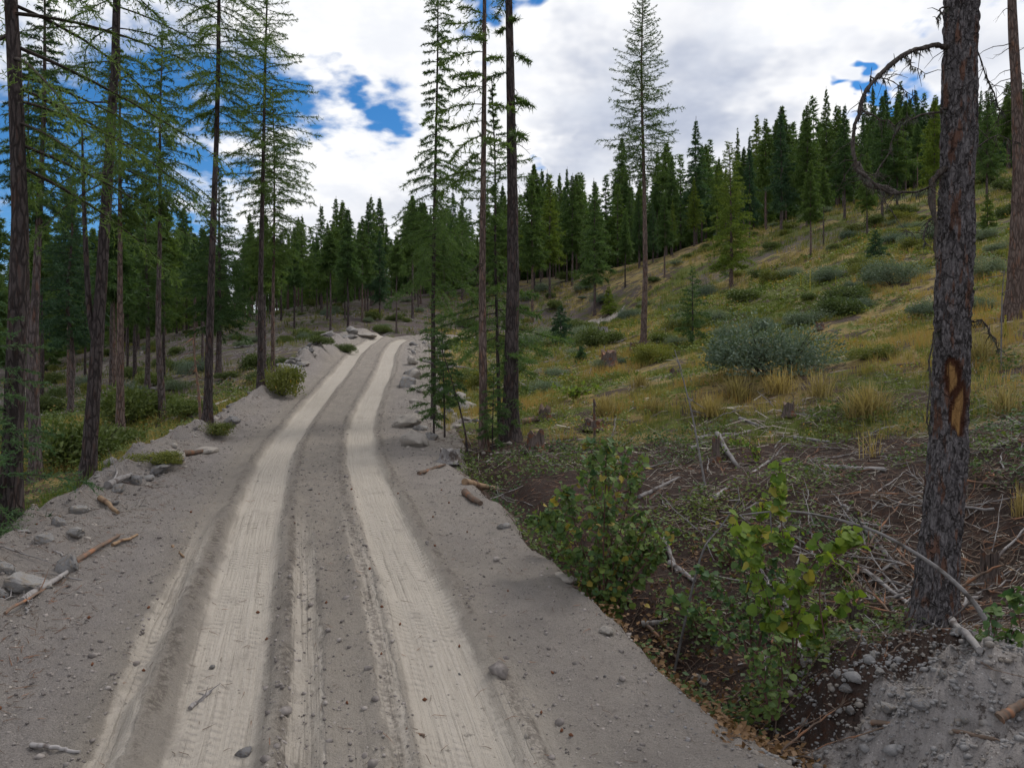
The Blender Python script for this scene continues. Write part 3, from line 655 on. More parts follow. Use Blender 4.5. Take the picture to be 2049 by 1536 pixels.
# --- forest far and near: prototypes shared by all copies
protos = []
for i, (mt, wd, Rm, p, hbf) in enumerate((('larch', 'bark', .15, .75, .33), ('fir', 'bark', .16, .8, .25), ('larch', 'bark_red', .13, .65, .40), ('fir_blue', 'bark', .15, .85, .22), ('larch_lightgreen', 'bark', .145, .7, .30), ('fir', 'bark_dark', .12, .7, .45), ('larch', 'bark', .14, .7, .52), ('fir', 'bark', .13, .6, .15), ('larch', 'bark', .12, .6, .62), ('fir', 'bark_red', .13, .6, .58), ('larch', 'bark_dark', .11, .5, .66))):
    R = np.random.default_rng(100 + i); Hh = 10.0
    u = np.linspace(0, 1, 8); path = np.stack([R.normal(0, .05, 8) * u, R.normal(0, .05, 8) * u, u * Hh], 1)
    tm = trunk(path, .115, 7, .12, i, .35).mesh('trunk', M[wd], True)
    cm = crown(R, Hh, Hh * hbf, cone(Hh * Rm * 1.2, p + .3, .5), 125, droop=.22, twigs=11, nb=9, bl=.30, bw=.06, tl=.36, hang=.1, gap=.07, wood=.008, lenvar=(.4, 1.25)).mesh('crown', [M[mt], M['twig']])
    protos.append((tm, cm))
def forest_tree(pos, H, label, group, which=None, wide=1.0, R=rng):
    k = int(R.integers(0, 11)) if which is None else which
    tm, cm = protos[k]
    t = thing('larch_tree' if k in (0, 2, 4, 6, 8, 10) else 'fir_tree', label, 'tree', (pos[0], pos[1], pos[2] - .1), R.uniform(0, 6.28), group, (H / 10 * wide, H / 10 * wide, H / 10))
    link('trunk', tm, t); link('crown', cm, t)
    return t
def skyline(px):
    return np.interp(px, [-100, 0, 200, 300, 560, 650, 720, 800, 900, 1000, 1070, 1180, 1300, 1400, 1500, 1560, 1620, 1750, 1900, 2049, 2200], [520, 520, 500, 470, 520, 450, 445, 470, 405, 400, 360, 350, 330, 310, 290, 235, 225, 205, 190, 170, 160])
placed = []
def try_place(x, y, sp):
    for q in placed:
        if (q[0] - x) ** 2 + (q[1] - y) ** 2 < sp * sp: return False
    placed.append((x, y)); return True
RF = np.random.default_rng(55)
for px, py, tp, k, lab in ((1065, 645, 352, 2, 'slim conifer just right of the thick middle trunk, below the skyline'), (1145, 572, 345, 0, 'pointed conifer between the middle trunks and the lone larch, on the skyline'), (1190, 632, 355, 1, 'tall conifer with long bare foot left of the lone larch'),
        (1251, 576, 420, 5, 'short thick-crowned conifer close left of the lone larch trunk'), (1330, 556, 390, 2, 'bare-stemmed conifer close right of the lone larch trunk'), (1622, 516, 318, 2, 'slim reddish-stemmed conifer on the open slope right of the bright larch'),
        (1563, 470, 218, 3, 'tall blue-green spire rising above the forest, right of the bright larch'), (1615, 455, 203, 0, 'tallest pointed spire of the hilltop forest, middle right'), (1648, 492, 330, 6, 'small-crowned conifer on the open slope before the hilltop forest'), (1735, 470, 300, 0, 'conifer at the forest foot left of the curling dead branch'),
        (1440, 470, 300, 4, 'light green conifer half hidden behind the bushy bright larch'), (1690, 440, 205, 1, 'dark spire just left of the curling dead branch'), (1500, 480, 290, 3, 'blue-green conifer right behind the bushy bright larch'), (1765, 440, 185, 1, 'dark spire seen inside the curling dead branch, left'), (1870, 430, 190, 4, 'light green conifer touching the left side of the scarred trunk'),
        (1795, 430, 200, 0, 'spire seen inside the curling dead branch, right'), (1975, 400, 175, 1, 'dark conifer between the scarred trunk and the right edge trunk'), (1100, 600, 352, 4, 'light green conifer right of the thick middle trunk'), (925, 600, 390, 1, 'dark conifer left of the slim reddish middle trunk, on the skyline'),
        (760, 640, 452, 3, 'blue-green conifer above the road crest'), (725, 645, 430, 2, 'slim conifer above the left edge of the road crest'), (655, 640, 440, 0, 'conifer on the skyline left of the road crest'), (690, 640, 470, 1, 'shorter dark conifer left of the road crest')):
    q = hit(px, py); Hh = (py - tp) / F * q[1]
    placed.append((q[0], q[1]))
    forest_tree(q, Hh, lab, 'conifers at the forest edge', k)
n_right = n_left = 0

for _ in range(6000):
    if n_right >= 170: break
    px = RF.uniform(760, 2180); X0 = (px - 1024.5) / F
    y0 = np.interp(px, [760, 1000, 1200, 1500, 1800, 2180], [92, 98, 98, 92, 88, 80])
    d = y0 + RF.random() ** 1.6 * 40
    x = X0 * d
    if not try_place(x, d, 2.1): continue
    z = float(G(x, d)); py = 768 - (z - CZ) / d * F
    tp = skyline(px) + RF.normal(14, 40) + (8 if d < y0 + 10 else 0); Hh = np.clip((py - tp) / F * d, 7, 26)
    forest_tree((x, d, z), Hh, 'dark green conifer in the dense forest along the hilltop', 'hilltop forest conifers', wide=RF.uniform(.6, 1.1), R=RF); n_right += 1
for _ in range(6000):
    if n_left >= 150: break
    px = RF.uniform(-120, 840); d = 33 + RF.random() ** .8 * 95
    if px > 540 and d < 62: continue
    x = (px - 1024.5) / F * d
    s_, t_ = road_st([x], [d])
    if abs(t_[0]) < 5: continue
    if not try_place(x, d, 2.6 + (d < 60) * 1.0): continue
    z = float(G(x, d)); py = 768 - (z - CZ) / d * F
    tp = skyline(px) + RF.normal(5, 42) - (45 if d < 60 else 0); Hh = np.clip((py - tp) / F * d, 8.5, 18)
    k = int(RF.choice([8, 9, 10, 6, 8, 9, 10, 5] if d < 75 else [2, 5, 6, 9, 0, 1]))
    forest_tree((x, d, z), Hh, 'slim bare-stemmed conifer in the thinned forest left of the road', 'thinned forest left of the road', k, RF.uniform(.8, 1.15), RF); n_left += 1

# the deeper forest behind those rows reads as one dark mass
b = MB(); wb = MB(); RM = np.random.default_rng(66)
fr = [(R_ := np.random.default_rng(200 + i), crown(R_, 10, .5 + i * .6, cone(2.0, 1.05, .6), 64, droop=.22, twigs=7, nb=6, bl=.55, bw=.13, tl=.38, hang=.1, wood=.006))[1] for i in range(3)]
fr = [(np.vstack(q.v), np.vstack(q.f[3]), np.concatenate(q.tint)) for q in [(lambda z: (setattr(z, 'v', [z.v[-1]]), setattr(z, 'tint', [z.tint[-1]]), z.f.__setitem__(3, [np.arange(len(z.v[0])).reshape(-1, 3)]), z)[-1])(c) for c in fr]]
nf = 0
for _ in range(9000):
    if nf >= 470: break
    if RM.random() < .62:
        px = RM.uniform(820, 2250); d = RM.uniform(100, 165)
    else:
        px = RM.uniform(-150, 900); d = RM.uniform(88, 160)
    x = (px - 1024.5) / F * d
    if not try_place(x, d, 2.3): continue
    z = float(G(x, d)); py = 768 - (z - CZ) / d * F
    tp = skyline(px) + RM.normal(40, 28) + (25 if px < 560 else 0); Hh = np.clip((py - tp) / F * d, 6, 24)
    v, f, ti = fr[int(RM.integers(0, 3))]; a = RM.uniform(0, 6.28); sx = Hh / 10 * RM.uniform(.95, 1.4)
    vv = np.stack([(v[:, 0] * math.cos(a) - v[:, 1] * math.sin(a)) * sx + x, (v[:, 0] * math.sin(a) + v[:, 1] * math.cos(a)) * sx + d, v[:, 2] * Hh / 10 + z], 1)
    b.add(vv, f, 0 if RM.random() < .6 else 1, np.clip(ti + RM.normal(0, .12), 0, .89))
    wb.tube(np.array([[x, d, z - .3], [x, d, z + Hh * .5], [x, d, z + Hh * .97]]), [.15, .1, .02], 5); nf += 1
o = b.obj('far_forest', [M['fir'], M['larch']]); tag(o, 'dark mass of deeper forest behind the first rows of conifers', 'forest', kind='stuff')
o2 = wb.obj('trunks', M['bark'], o, True); tag(o2, kind='stuff')

# --- the big scarred tree on the right
def scarred_tree():
    base = at(1865, 8.6); t = thing('larch_tree', 'big scarred trunk in the right foreground with bare wood wound and curling dead branches', 'tree', base)
    d = 8.6; px2m = d / F
    pth = np.array([P(x, y, d) for x, y in ((1862, 1300), (1872, 1180), (1886, 1030), (1898, 880), (1905, 700), (1912, 500), (1919, 250), (1924, 0), (1930, -300), (1935, -700), (1935, -1700))]) - base
    w_px = np.array([86, 72, 65, 63, 61, 60, 58, 57, 53, 46, 10])
    n, k = 420, 84
    hh = np.concatenate([np.linspace(pth[0, 2], 7.4, 340), np.linspace(7.4, pth[-1, 2], 81)[1:]]); n = len(hh)
    cx = np.interp(hh, pth[:, 2], pth[:, 0]); r0 = np.interp(hh, pth[:, 2], w_px) * px2m / 2
    th = np.arange(k) / k * 2 * np.pi
    TH, HH = np.meshgrid(th, hh)
    ang = (TH + .5 * vnoise(HH * .9, TH * 0, 8)); arc = r0[:, None] * TH
    plates = np.abs(vnoise(np.cos(ang) * 5.2 + np.sin(ang) * .4 + 20, HH * 2.2 + np.sin(ang) * 5.2, 81)) + .6 * np.abs(vnoise(np.cos(ang) * 11 + 40, HH * 6 + np.sin(ang) * 11, 82)) + .35 * np.abs(vnoise(np.cos(ang) * 22, HH * 16 + np.sin(ang) * 22, 83))
    R_ = r0[:, None] + .075 * (plates - .3) + .045 * np.cos(TH * 5 + 1) * np.exp(-np.maximum(HH, 0) / .30) + .07 * np.exp(-np.maximum(HH, 0) / .22)
    # wound facing the camera (-Y): centre about py 790, half height .34 m
    zc = P(0, 790, d)[2] - base[2]; dth = np.angle(np.exp(1j * (TH + np.pi / 2)))
    su, sv = dth / 1.55, (HH - zc) / .40
    jag = .22 * vnoise(TH * 15, HH * 5, 85) + .16 * vnoise(TH * 34, HH * 9, 88) + .18 * fbm(TH * 4, HH * 4, 89, 3)
    def lobe(c, w_, z0_, z1_, n_):
        v = (sv - (z0_ + z1_) / 2) / ((z1_ - z0_) / 2); return np.abs(su - c - .10 * np.sin(sv * 4 + n_)) / w_ + np.abs(v) ** 2.6 * .55 + jag * 1.3
    scar = 1 - sstep(.86, 1.0, np.minimum(lobe(-.30, .40, .02, .98, 0), lobe(.16, .52, -.98, .34, 1)))
    grain = .5 * vnoise(TH * 26, HH * 2, 90)
    core = (1 - sstep(.45, 1.0, np.minimum(lobe(-.36, .20, .12, .82, 0), lobe(.10, .26, -.95, .12, 1)) + grain)) * scar
    R_ = R_ * (1 - scar) + scar * (r0[:, None] * .86 - .012 * fbm(TH * 10, HH * 2, 86, 2))
    X = cx[:, None] + R_ * np.cos(TH); Y = R_ * np.sin(TH)
    me = grid_mesh('trunk', X, Y, HH, M['bark_big'], {'scar': scar.ravel(), 'core': core.ravel()}, close=True)
    link('trunk', me, t)
    def limb(pts, r0_, r1_, dep, seed, tw=10, tl=(.05, .18), lichen=20, mat='twig'):
        R = np.random.default_rng(seed)
        q = np.array([P(x, y, d + dz) for (x, y), dz in zip(pts, np.linspace(0, dep, len(pts)))]) - base
        qq = _cat(q, 8); n_ = len(qq); rr = np.linspace(r0_, r1_, n_); b_ = MB(); kink = np.stack([np.interp(np.arange(n_), np.arange(0, n_ + 4, 4), R.normal(0, .016, len(np.arange(0, n_ + 4, 4)))) for _ in range(3)], 1); qq = qq + kink; rr = rr * R.uniform(.75, 1.25, n_); b_.tube(qq, rr, 7, 0, .5, bark=.3, seed=seed)
        for _ in range(tw * 2):
            i = R.integers(2, n_); dd = unit(R.normal(0, 1, 3) + np.array([0, 0, -.5])); l = R.uniform(*tl)
            b_.tube(np.stack([qq[i], qq[i] + dd * l * .6, qq[i] + dd * l + np.array([0, 0, -.2 * l])]), [.005, .0035, .0015], 4)
        o_ = b_.obj('dead_branch', M[mat], t, True)
        lb = MB()
        i = R.integers(0, n_, lichen); st_ = qq[i]
        blades(lb, st_, np.tile([[0, 0, -1.0]], (lichen, 1)), np.full(lichen, .03), 7, .06, .010, .28, 0, R, R.random(lichen) * .8)
        if lichen: tag(lb.obj('lichen', M['lichen'], o_), kind='stuff')
    limb([(1905, 98), (1870, 92), (1830, 100), (1785, 125), (1745, 165), (1722, 205), (1712, 250), (1706, 300), (1714, 335), (1745, 365), (1785, 385), (1830, 385), (1870, 372)], .030, .009, -.9, 1, 26, (.05, .34), lichen=90)
    limb([(1714, 330), (1735, 357), (1765, 378), (1800, 388)], .040, .018, -.55, 2, 20, (.05, .30), 80)
    limb([(1900, 220), (1880, 222), (1845, 232), (1810, 250), (1785, 280), (1760, 330), (1752, 348)], .014, .005, -.5, 3, 8, lichen=20)
    limb([(1722, 208), (1745, 232), (1780, 246), (1805, 240), (1820, 228)], .010, .004, -.6, 4, 6, lichen=30)
    limb([(1745, 152), (1770, 155), (1800, 175), (1830, 192)], .008, .003, -.7, 5, 5, lichen=16)
    limb([(1810, 112), (1830, 130), (1850, 152)], .007, .002, -.5, 6, 4, lichen=14)
    limb([(1900, 335), (1876, 345), (1864, 380), (1866, 430), (1870, 470), (1872, 520)], .036, .010, -.35, 7, 12, lichen=40)
    limb([(1905, 640), (1890, 650), (1874, 665), (1862, 720), (1856, 780), (1852, 830), (1860, 855)], .013, .006, -.35, 8, 6, lichen=26)
    limb([(1920, 640), (1955, 640), (1975, 655), (1990, 680), (2000, 700)], .012, .005, -.3, 9, 8, lichen=24)
    limb([(1900, 432), (1862, 440), (1848, 470), (1858, 492)], .012, .005, -.4, 10, 5, lichen=12)
    limb([(1915, 900), (1960, 915), (1995, 945), (2020, 985)], .006, .003, -.3, 11, 4, lichen=4)
    limb([(1915, 20), (1885, 15), (1876, 30), (1880, 42)], .012, .005, -.3, 12, 4, lichen=14)
    limb([(1760, 390), (1775, 410), (1805, 450), (1830, 465)], .006, .002, -.6, 15, 4, lichen=4)
    limb([(1925, 90), (1955, 110), (1985, 190), (2005, 230)], .012, .004, .4, 13, 10, (.1, .3), 30)
    limb([(1930, 300), (1960, 290), (2000, 275), (2040, 285)], .010, .004, .5, 14, 8, (.1, .3), 14)
    R = np.random.default_rng(77)
    crown(R, 17.5, 9.2, lambda f: 2.6 * (1 - f) ** .6, 34, twigs=16, nb=9, bl=.09, bw=.016, droop=.3, hang=.4, axis=lambda h: (np.interp(h, pth[:, 2], pth[:, 0]), 0)).obj('crown', [M['larch'], M['twig']], t)
m, t, o = new_mat('bark_scarred'); tc = t.node('ShaderNodeTexCoord').outputs['Object']
fine = t.noise(t.mapping(tc, (40, 40, 18)), 1.0, 4, .7); bigr = t.noise(t.mapping(tc, (9, 9, 2.2)), 1.0, 3, .6)
col = t.mix(t.ramp(fine, .3, .7), (.042, .037, .040), (.185, .17, .174)); col = t.mix(t.ramp(bigr, .54, .63, 0, .8), col, (.125, .060, .038))
cell = t.voro(t.vmath('ADD', t.mapping(tc, (12, 12, 4.0)), t.vmath('MULTIPLY', t.noise(tc, 9, 3, out=1), (1.8, 1.8, 1.8))), 1.0, 'DISTANCE_TO_EDGE')
col = t.mix(t.math('MULTIPLY', t.ramp(cell, .0, .16, .85, 0), t.ramp(t.noise(tc, 6, 3), .35, .6, .15, 1.0)), col, (.018, .015, .014))
wood = t.mix(t.noise(t.mapping(tc, (30, 30, 3)), 1.0, 3), (.15, .075, .028), (.36, .215, .085)); inner = t.mix(fine, (.018, .008, .006), (.085, .034, .018))
col = t.mix(t.attr('scar'), col, t.mix(t.attr('core'), inner, wood))
principled(t, o, col, .9, t.bump(t.math('ADD', fine, t.ramp(cell, 0, .15)), .7, .02), .12); M['bark_big'] = m
M['lichen'] = leaf_mat('lichen_dark', (.045, .045, .035), (.13, .135, .105), None, .1)
scarred_tree()
tS, pS, rS = make_tree('larch_tree', 'straight slim reddish trunk at the right edge behind the scarred tree', 2030, 22.3, 31, 19, 9.5, cone(2.2), 'larch', 'bark_red', seed=33, k=16, kw=dict(mid, nbr=60), flare=.7)
dead_twigs(tS, RD.uniform(5.0, 10.5, 22), pS, RD, (.6, 1.9)); 
# ------------------------------------------------------------------ materials of the smaller things
M['willow'] = leaf_mat('leaves_willow_grey', (.085, .125, .085), (.19, .235, .17), (.22, .20, .09), .2)
M['bushgreen'] = leaf_mat('leaves_bush_green', (.065, .098, .028), (.135, .165, .055), (.24, .20, .06), .25)
M['bushyellow'] = leaf_mat('leaves_bush_yellow', (.095, .115, .025), (.20, .205, .055), (.32, .22, .05), .3)
M['bushred'] = leaf_mat('leaves_bush_red', (.12, .05, .03), (.20, .10, .05), None, .2)
M['maple'] = leaf_mat('leaves_maple', (.05, .105, .045), (.125, .175, .045), (.26, .21, .05), .3, .6, .2)
M['maple_yellowgreen'] = leaf_mat('leaves_maple_yellowgreen', (.075, .145, .035), (.20, .265, .035), (.30, .27, .05), .4, .6, .2)  # leaves that are yellow-green by themselves
M['grass'] = leaf_mat('grass_blades', (.070, .105, .022), (.31, .25, .10), (.34, .20, .08), .3, .7, .1)
M['drygrass'] = leaf_mat('dry_grass', (.22, .165, .075), (.44, .345, .17), None, .3, .7, .1)
M['weed'] = leaf_mat('weeds', (.04, .085, .035), (.16, .19, .035), (.36, .22, .06), .3)
M['litter'] = leaf_mat('fallen_leaves', (.075, .038, .02), (.26, .15, .07), None, .15)
M['mullein'] = leaf_mat('mullein_spike', (.38, .34, .06), (.52, .46, .10), None, .2)
def wood_mat(name, a, b_, c):
    m, t, o = new_mat(name); tc = t.node('ShaderNodeTexCoord').outputs['Object']; oi = t.node('ShaderNodeObjectInfo').outputs['Random']
    n = t.noise(t.mapping(tc, (4, 40, 40)), 1.0, 4, .65); col = t.mix(n, a, b_); col = t.mix(t.ramp(t.noise(tc, 5, 3), .5, .68), col, c)
    col = t.mix(1.0, col, t.mix(oi, (.72, .72, .72), (1.2, 1.2, 1.2)), 'MULTIPLY')
    principled(t, o, col, .85, t.bump(n, .5, .01), .15); return m
M['twiggrey'] = leaf_mat('twigs_mixed_grey', (.045, .034, .030), (.27, .25, .245), (.40, .38, .37), .02, .85, .1)
def stump_mat(name, a, b_, c):
    m, t, o = new_mat(name); tc = t.node('ShaderNodeTexCoord').outputs['Object']
    n = t.noise(t.mapping(tc, (34, 34, 3)), 1.0, 5, .7); col = t.mix(t.ramp(n, .3, .7), a, b_); col = t.mix(t.ramp(t.noise(tc, 5, 4), .5, .6), col, c); col = t.mix(t.ramp(n, .42, .30), col, (.012, .009, .008))
    principled(t, o, col, .9, t.bump(n, 1.0, .04), .1); return m
M['bleached'] = wood_mat('wood_bleached', (.13, .120, .118), (.36, .338, .330), (.10, .082, .075))
M['brownwood'] = wood_mat('wood_brown', (.07, .048, .036), (.19, .14, .11), (.24, .12, .07))
M['freshwood'] = wood_mat('wood_fresh', (.17, .11, .065), (.34, .235, .15), (.13, .075, .05))
M['stump'] = stump_mat('stump_wood', (.055, .042, .038), (.17, .135, .12), (.16, .075, .045))
M['stump_grey'] = stump_mat('stump_grey', (.16, .15, .15), (.33, .31, .30), (.10, .08, .07))
m, t, o = new_mat('granite'); tc = t.node('ShaderNodeTexCoord').outputs['Object']; oi = t.node('ShaderNodeObjectInfo').outputs['Random']
gn = t.noise(tc, 18, 5, .7); gl = t.noise(tc, 2.5, 4, .6)
col = t.mix(gn, (.11, .108, .110), (.335, .325, .32)); col = t.mix(t.ramp(gl, .48, .62), col, (.21, .185, .16)); col = t.mix(1.0, col, t.mix(oi, (.78, .78, .8), (1.15, 1.13, 1.1)), 'MULTIPLY')
principled(t, o, col, .85, t.bump(t.math('ADD', gn, t.math('MULTIPLY', gl, 2)), .6, .03), .2); M['rock'] = m
m, t, o = new_mat('dusty_rock'); tc = t.node('ShaderNodeTexCoord').outputs['Object']; gn = t.noise(tc, 14, 5, .7)
principled(t, o, t.mix(gn, (.20, .18, .16), (.44, .40, .36)), .9, t.bump(gn, .6, .03), .1); M['rock_dusty'] = m
m, t, o = new_mat('cone_brown'); principled(t, o, (.13, .055, .03), .8); M['cone'] = m

def leaf_quads(b, p, d, nrm, l, w, mat, tint):
    """kite-shaped leaves: p base, d direction, nrm up"""
    s_ = unit(np.cross(d, nrm)); u_ = np.cross(s_, d)
    l = np.asarray(l)[:, None]; w = np.asarray(w)[:, None]
    v = np.stack([p, p + d * l * .45 + s_ * w * .5 + u_ * w * .12, p + d * l, p + d * l * .45 - s_ * w * .5 + u_ * w * .12], 1).reshape(-1, 3)
    i = np.arange(len(p))[:, None] * 4
    f = np.vstack([i + [0, 1, 2], i + [0, 2, 3]])
    b.add(v, f, mat, np.repeat(tint, 4))

def bush_mesh(seed, mat, n=4200, leaf=(.10, .035), lobes=13, h=.75, stems=10, name='foliage', topness=.15):
    R = np.random.default_rng(seed); b = MB(); sb = MB()
    c = np.stack([R.uniform(-.62, .62, lobes), R.uniform(-.5, .5, lobes), R.uniform(.04, h * .6, lobes)], 1); rr = R.uniform(.26, .46, lobes); rr[:2] += .08
    k = R.integers(0, lobes, n); dv = unit(R.normal(size=(n, 3))); dv[:, 2] = np.abs(dv[:, 2]) * 1.1 - .35; dv = unit(dv)
    rad = rr[k] * (1 - .55 * R.random(n) ** 2.2) * (1 + .35 * vnoise(dv[:, 0] * 4 + k, dv[:, 1] * 4 + dv[:, 2] * 3, seed))
    p = c[k] + dv * rad[:, None]; p[:, 2] = np.maximum(p[:, 2], .02)
    spr = R.random(n) < topness; p[spr, 2] += R.random(spr.sum()) ** 2 * .16
    d = unit(dv * .7 + R.normal(0, .55, (n, 3)) + np.array([0, 0, .25])); nr = unit(dv + R.normal(0, .6, (n, 3)) + np.array([0, 0, .5]))
    ti = np.clip(.45 + .5 * vnoise(p[:, 0] * 3, p[:, 1] * 3 + p[:, 2] * 3, seed + 1) + R.normal(0, .16, n), 0, 1)
    leaf_quads(b, p, d, nr, leaf[0] * R.uniform(.6, 1.3, n), leaf[1] * R.uniform(.7, 1.3, n), 0, ti)
    for i in range(stems):
        q = c[R.integers(0, lobes)] + R.normal(0, .2, 3); q[2] = h * R.uniform(.7, 1.05)
        s0 = np.array([R.normal(0, .08), R.normal(0, .08), -.08]); mid_ = (s0 + q) / 2 + np.array([0, 0, -.05])
        sb.tube(np.stack([s0, mid_, q]), [.016, .010, .003], 4)
    return b.mesh('foliage', M[mat]), sb.mesh('stems', M['twig'], True)
BUSH = {}
for nm, mt, kw in (('willow', 'willow', dict(leaf=(.062, .024), n=9500)), ('willow2', 'willow', dict(leaf=(.065, .026), n=8000, h=.6)), ('green', 'bushgreen', dict(leaf=(.10, .045), n=3800)), ('green2', 'bushgreen', dict(leaf=(.11, .05), n=3400, h=.95)),
                   ('yellow', 'bushyellow', dict(leaf=(.10, .045), n=3000, h=.8)), ('red', 'bushred', dict(leaf=(.11, .05), n=2200, h=.6))):
    BUSH[nm] = bush_mesh(hash(nm) % 97 if False else sum(map(ord, nm)), mt, **kw)
def bush(kind, label, pos, width, hs=1.0, group=None, rz=0.0):
    s_ = width / 1.75
    t = thing('bush', label, 'bush', (pos[0], pos[1], pos[2] - .04), rz, group, (s_, s_, s_ * hs))
    f, st = BUSH[kind]; link('foliage', f, t); link('stems', st, t); return t
RB = np.random.default_rng(301)
for px, py, wpx, kind, hs, lab in (
    (1535, 752, 245, 'willow', .95, 'biggest grey-green willow bush in the dry grass of the right slope'),
    (1785, 570, 120, 'willow', .9, 'grey willow bush right of the small dark fir on the slope'),
    (1662, 562, 90, 'willow2', .8, 'pale yellowish bush left of the small dark fir on the slope'),
    (1720, 620, 78, 'willow2', .7, 'low pale willow bush above the biggest willow bush'),
    (1862, 632, 84, 'willow', .9, 'grey bush touching the left side of the scarred trunk'),
    (1975, 556, 92, 'willow', 1.0, 'grey-green bush between scarred trunk and right edge trunk, upper one'),
    (1965, 622, 84, 'willow2', .9, 'grey-green bush between scarred trunk and right edge trunk, lower one'),
    (1803, 432, 62, 'green', .8, 'dark bush under the curling dead branch, near the forest'),
    (1386, 486, 48, 'green', .9, 'dark round bush alone on the upper slope under the forest'),
    (1178, 675, 66, 'willow2', .9, 'dark grey-green bush beside the far bend of the road'),
    (1135, 562, 46, 'green', .9, 'small round bush below the forest left of the lone larch'),
    (1096, 785, 82, 'willow2', .75, 'low soft grey-green plant right of the middle pair of trunks'),
    (1432, 645, 62, 'willow', .9, 'bush behind the open young fir on the slope'),
    (1490, 605, 84, 'green', .7, 'wide green bush below the bushy bright larch'),
    (1318, 690, 64, 'green2', .7, 'dark olive bush right of the lone tall larch foot'),
    (1355, 692, 50, 'willow', .9, 'small grey bush between lone larch and open young fir'),
    (1212, 606, 62, 'willow2', .7, 'bush on the slope behind the light green larch sapling'),
    (1262, 640, 54, 'willow', 1.0, 'bush right behind the lone tall larch trunk'),
    (1085, 700, 34, 'green2', .9, 'small dark shrub below the far bend of the road'),
    (1520, 560, 50, 'green2', .8, 'dark shrub right of the bushy bright larch'),
    (1545, 500, 44, 'green', .8, 'small bush on the upper slope right of the bright larch'),
    (1700, 475, 40, 'willow', .8, 'small pale bush high on the slope above the dark fir'),
    (1620, 600, 40, 'green', .8, 'dark low shrub above the biggest willow bush'),
    (1750, 720, 90, 'yellow', .75, 'yellowing weedy shrub right of the biggest willow bush'),
    (1410, 505, 30, 'yellow', .8, 'tiny yellow-green shrub high on the slope'),
    (1350, 470, 34, 'red', .6, 'rust red shrub under the forest edge left of the bright larch'),
    (1760, 455, 30, 'red', .6, 'rust red shrub under the curling dead branch'),
    (2035, 385, 60, 'green', .9, 'pale bush at the right edge below the forest'),
    (272, 852, 175, 'green', 1.0, 'round yellow-green bush between the forked trunk and reddish trunk'),
    (382, 838, 100, 'green', .9, 'dark bush left of the two pale boulders'),
    (130, 940, 200, 'green2', .95, 'dark bush under the slim fir at the left'),
    (220, 905, 150, 'green', .8, 'broad low bush right of the forked trunk'),
    (430, 870, 80, 'yellow', .7, 'yellow-green shrub around the bare trunk by the boulders'),
    (560, 792, 105, 'yellow', 1.25, 'tall loose yellow-green bush at the left road edge'),
    (310, 925, 110, 'yellow', .5, 'low green undergrowth left of the roadside boulder'),
    (330, 815, 60, 'green2', .8, 'dark bush behind the straight grey trunk'),
    (690, 705, 44, 'green2', .8, 'bush beyond the rock heap at the road crest'),
    (640, 690, 50, 'green', .8, 'bush left of the rocky road crest'),
    (765, 668, 44, 'green', .8, 'bush behind the road crest on the left track line'),
    (745, 640, 40, 'green2', .8, 'bush up the slope behind the road crest'),
    (935, 655, 50, 'green', .8, 'bush behind the bend, left of the slim reddish trunk'),
    (1130, 650, 40, 'willow', .8, 'bush just above the far bend of the road')):
    q = hit(px, py); bush(kind, lab, q, wpx / F * q[1] * 1.0, hs, None, RB.uniform(-.6, .6))
n = 0
while n < 210:
    px = RB.uniform(20, 2040); d = RB.uniform(34, 100); x = (px - 1024.5) / F * d
    s_, t_ = road_st([x], [d])
    if abs(t_[0]) < 4.5: continue
    left = px < 830; n += 1
    kind = str(RB.choice(['green', 'green2', 'willow', 'yellow', 'willow2']))
    bush(kind, 'small bush in the open forest left of the road' if left else 'small bush scattered on the grassy slope right of the road', (x, d, float(G(x, d))), RB.uniform(.8, 2.1) * (1 if left else 1.15), RB.uniform(.6, 1.05), 'small bushes left of the road' if left else 'small bushes on the right slope', RB.uniform(0, 6))

# ------------------------------------------------------------------ near broadleaf shrubs, leaf by leaf
def lobed_leaf(seed, tint, lobes=5):
    R = np.random.default_rng(seed); k = 15; a = np.linspace(-2.6, 2.6, k)
    r = .42 + .10 * np.abs(np.cos(a * 1.5)) + R.normal(0, .025, k); r[[0, -1]] *= .8
    x = .42 + r * np.cos(a); y = r * np.sin(a) * .98
    z = R.uniform(-.05, .3) * np.abs(y) - R.uniform(.1, .5) * np.maximum(x - .3, 0) ** 2 + R.normal(0, .03, k)
    v = np.vstack([[.38, 0, -.02], [0, 0, 0], np.stack([x, y, z], 1)])
    ring = np.arange(2, k + 2); f = [[0, ring[i], ring[i + 1]] for i in range(k - 1)] + [[0, 1, ring[0]], [0, ring[-1], 1]]
    return v, np.array(f), tint
def rot_frame(d, nrm):
    y = unit(np.cross(nrm, d)); z = np.cross(d, y); return np.stack([d, y, z], -1)
from mathutils import Matrix, Vector
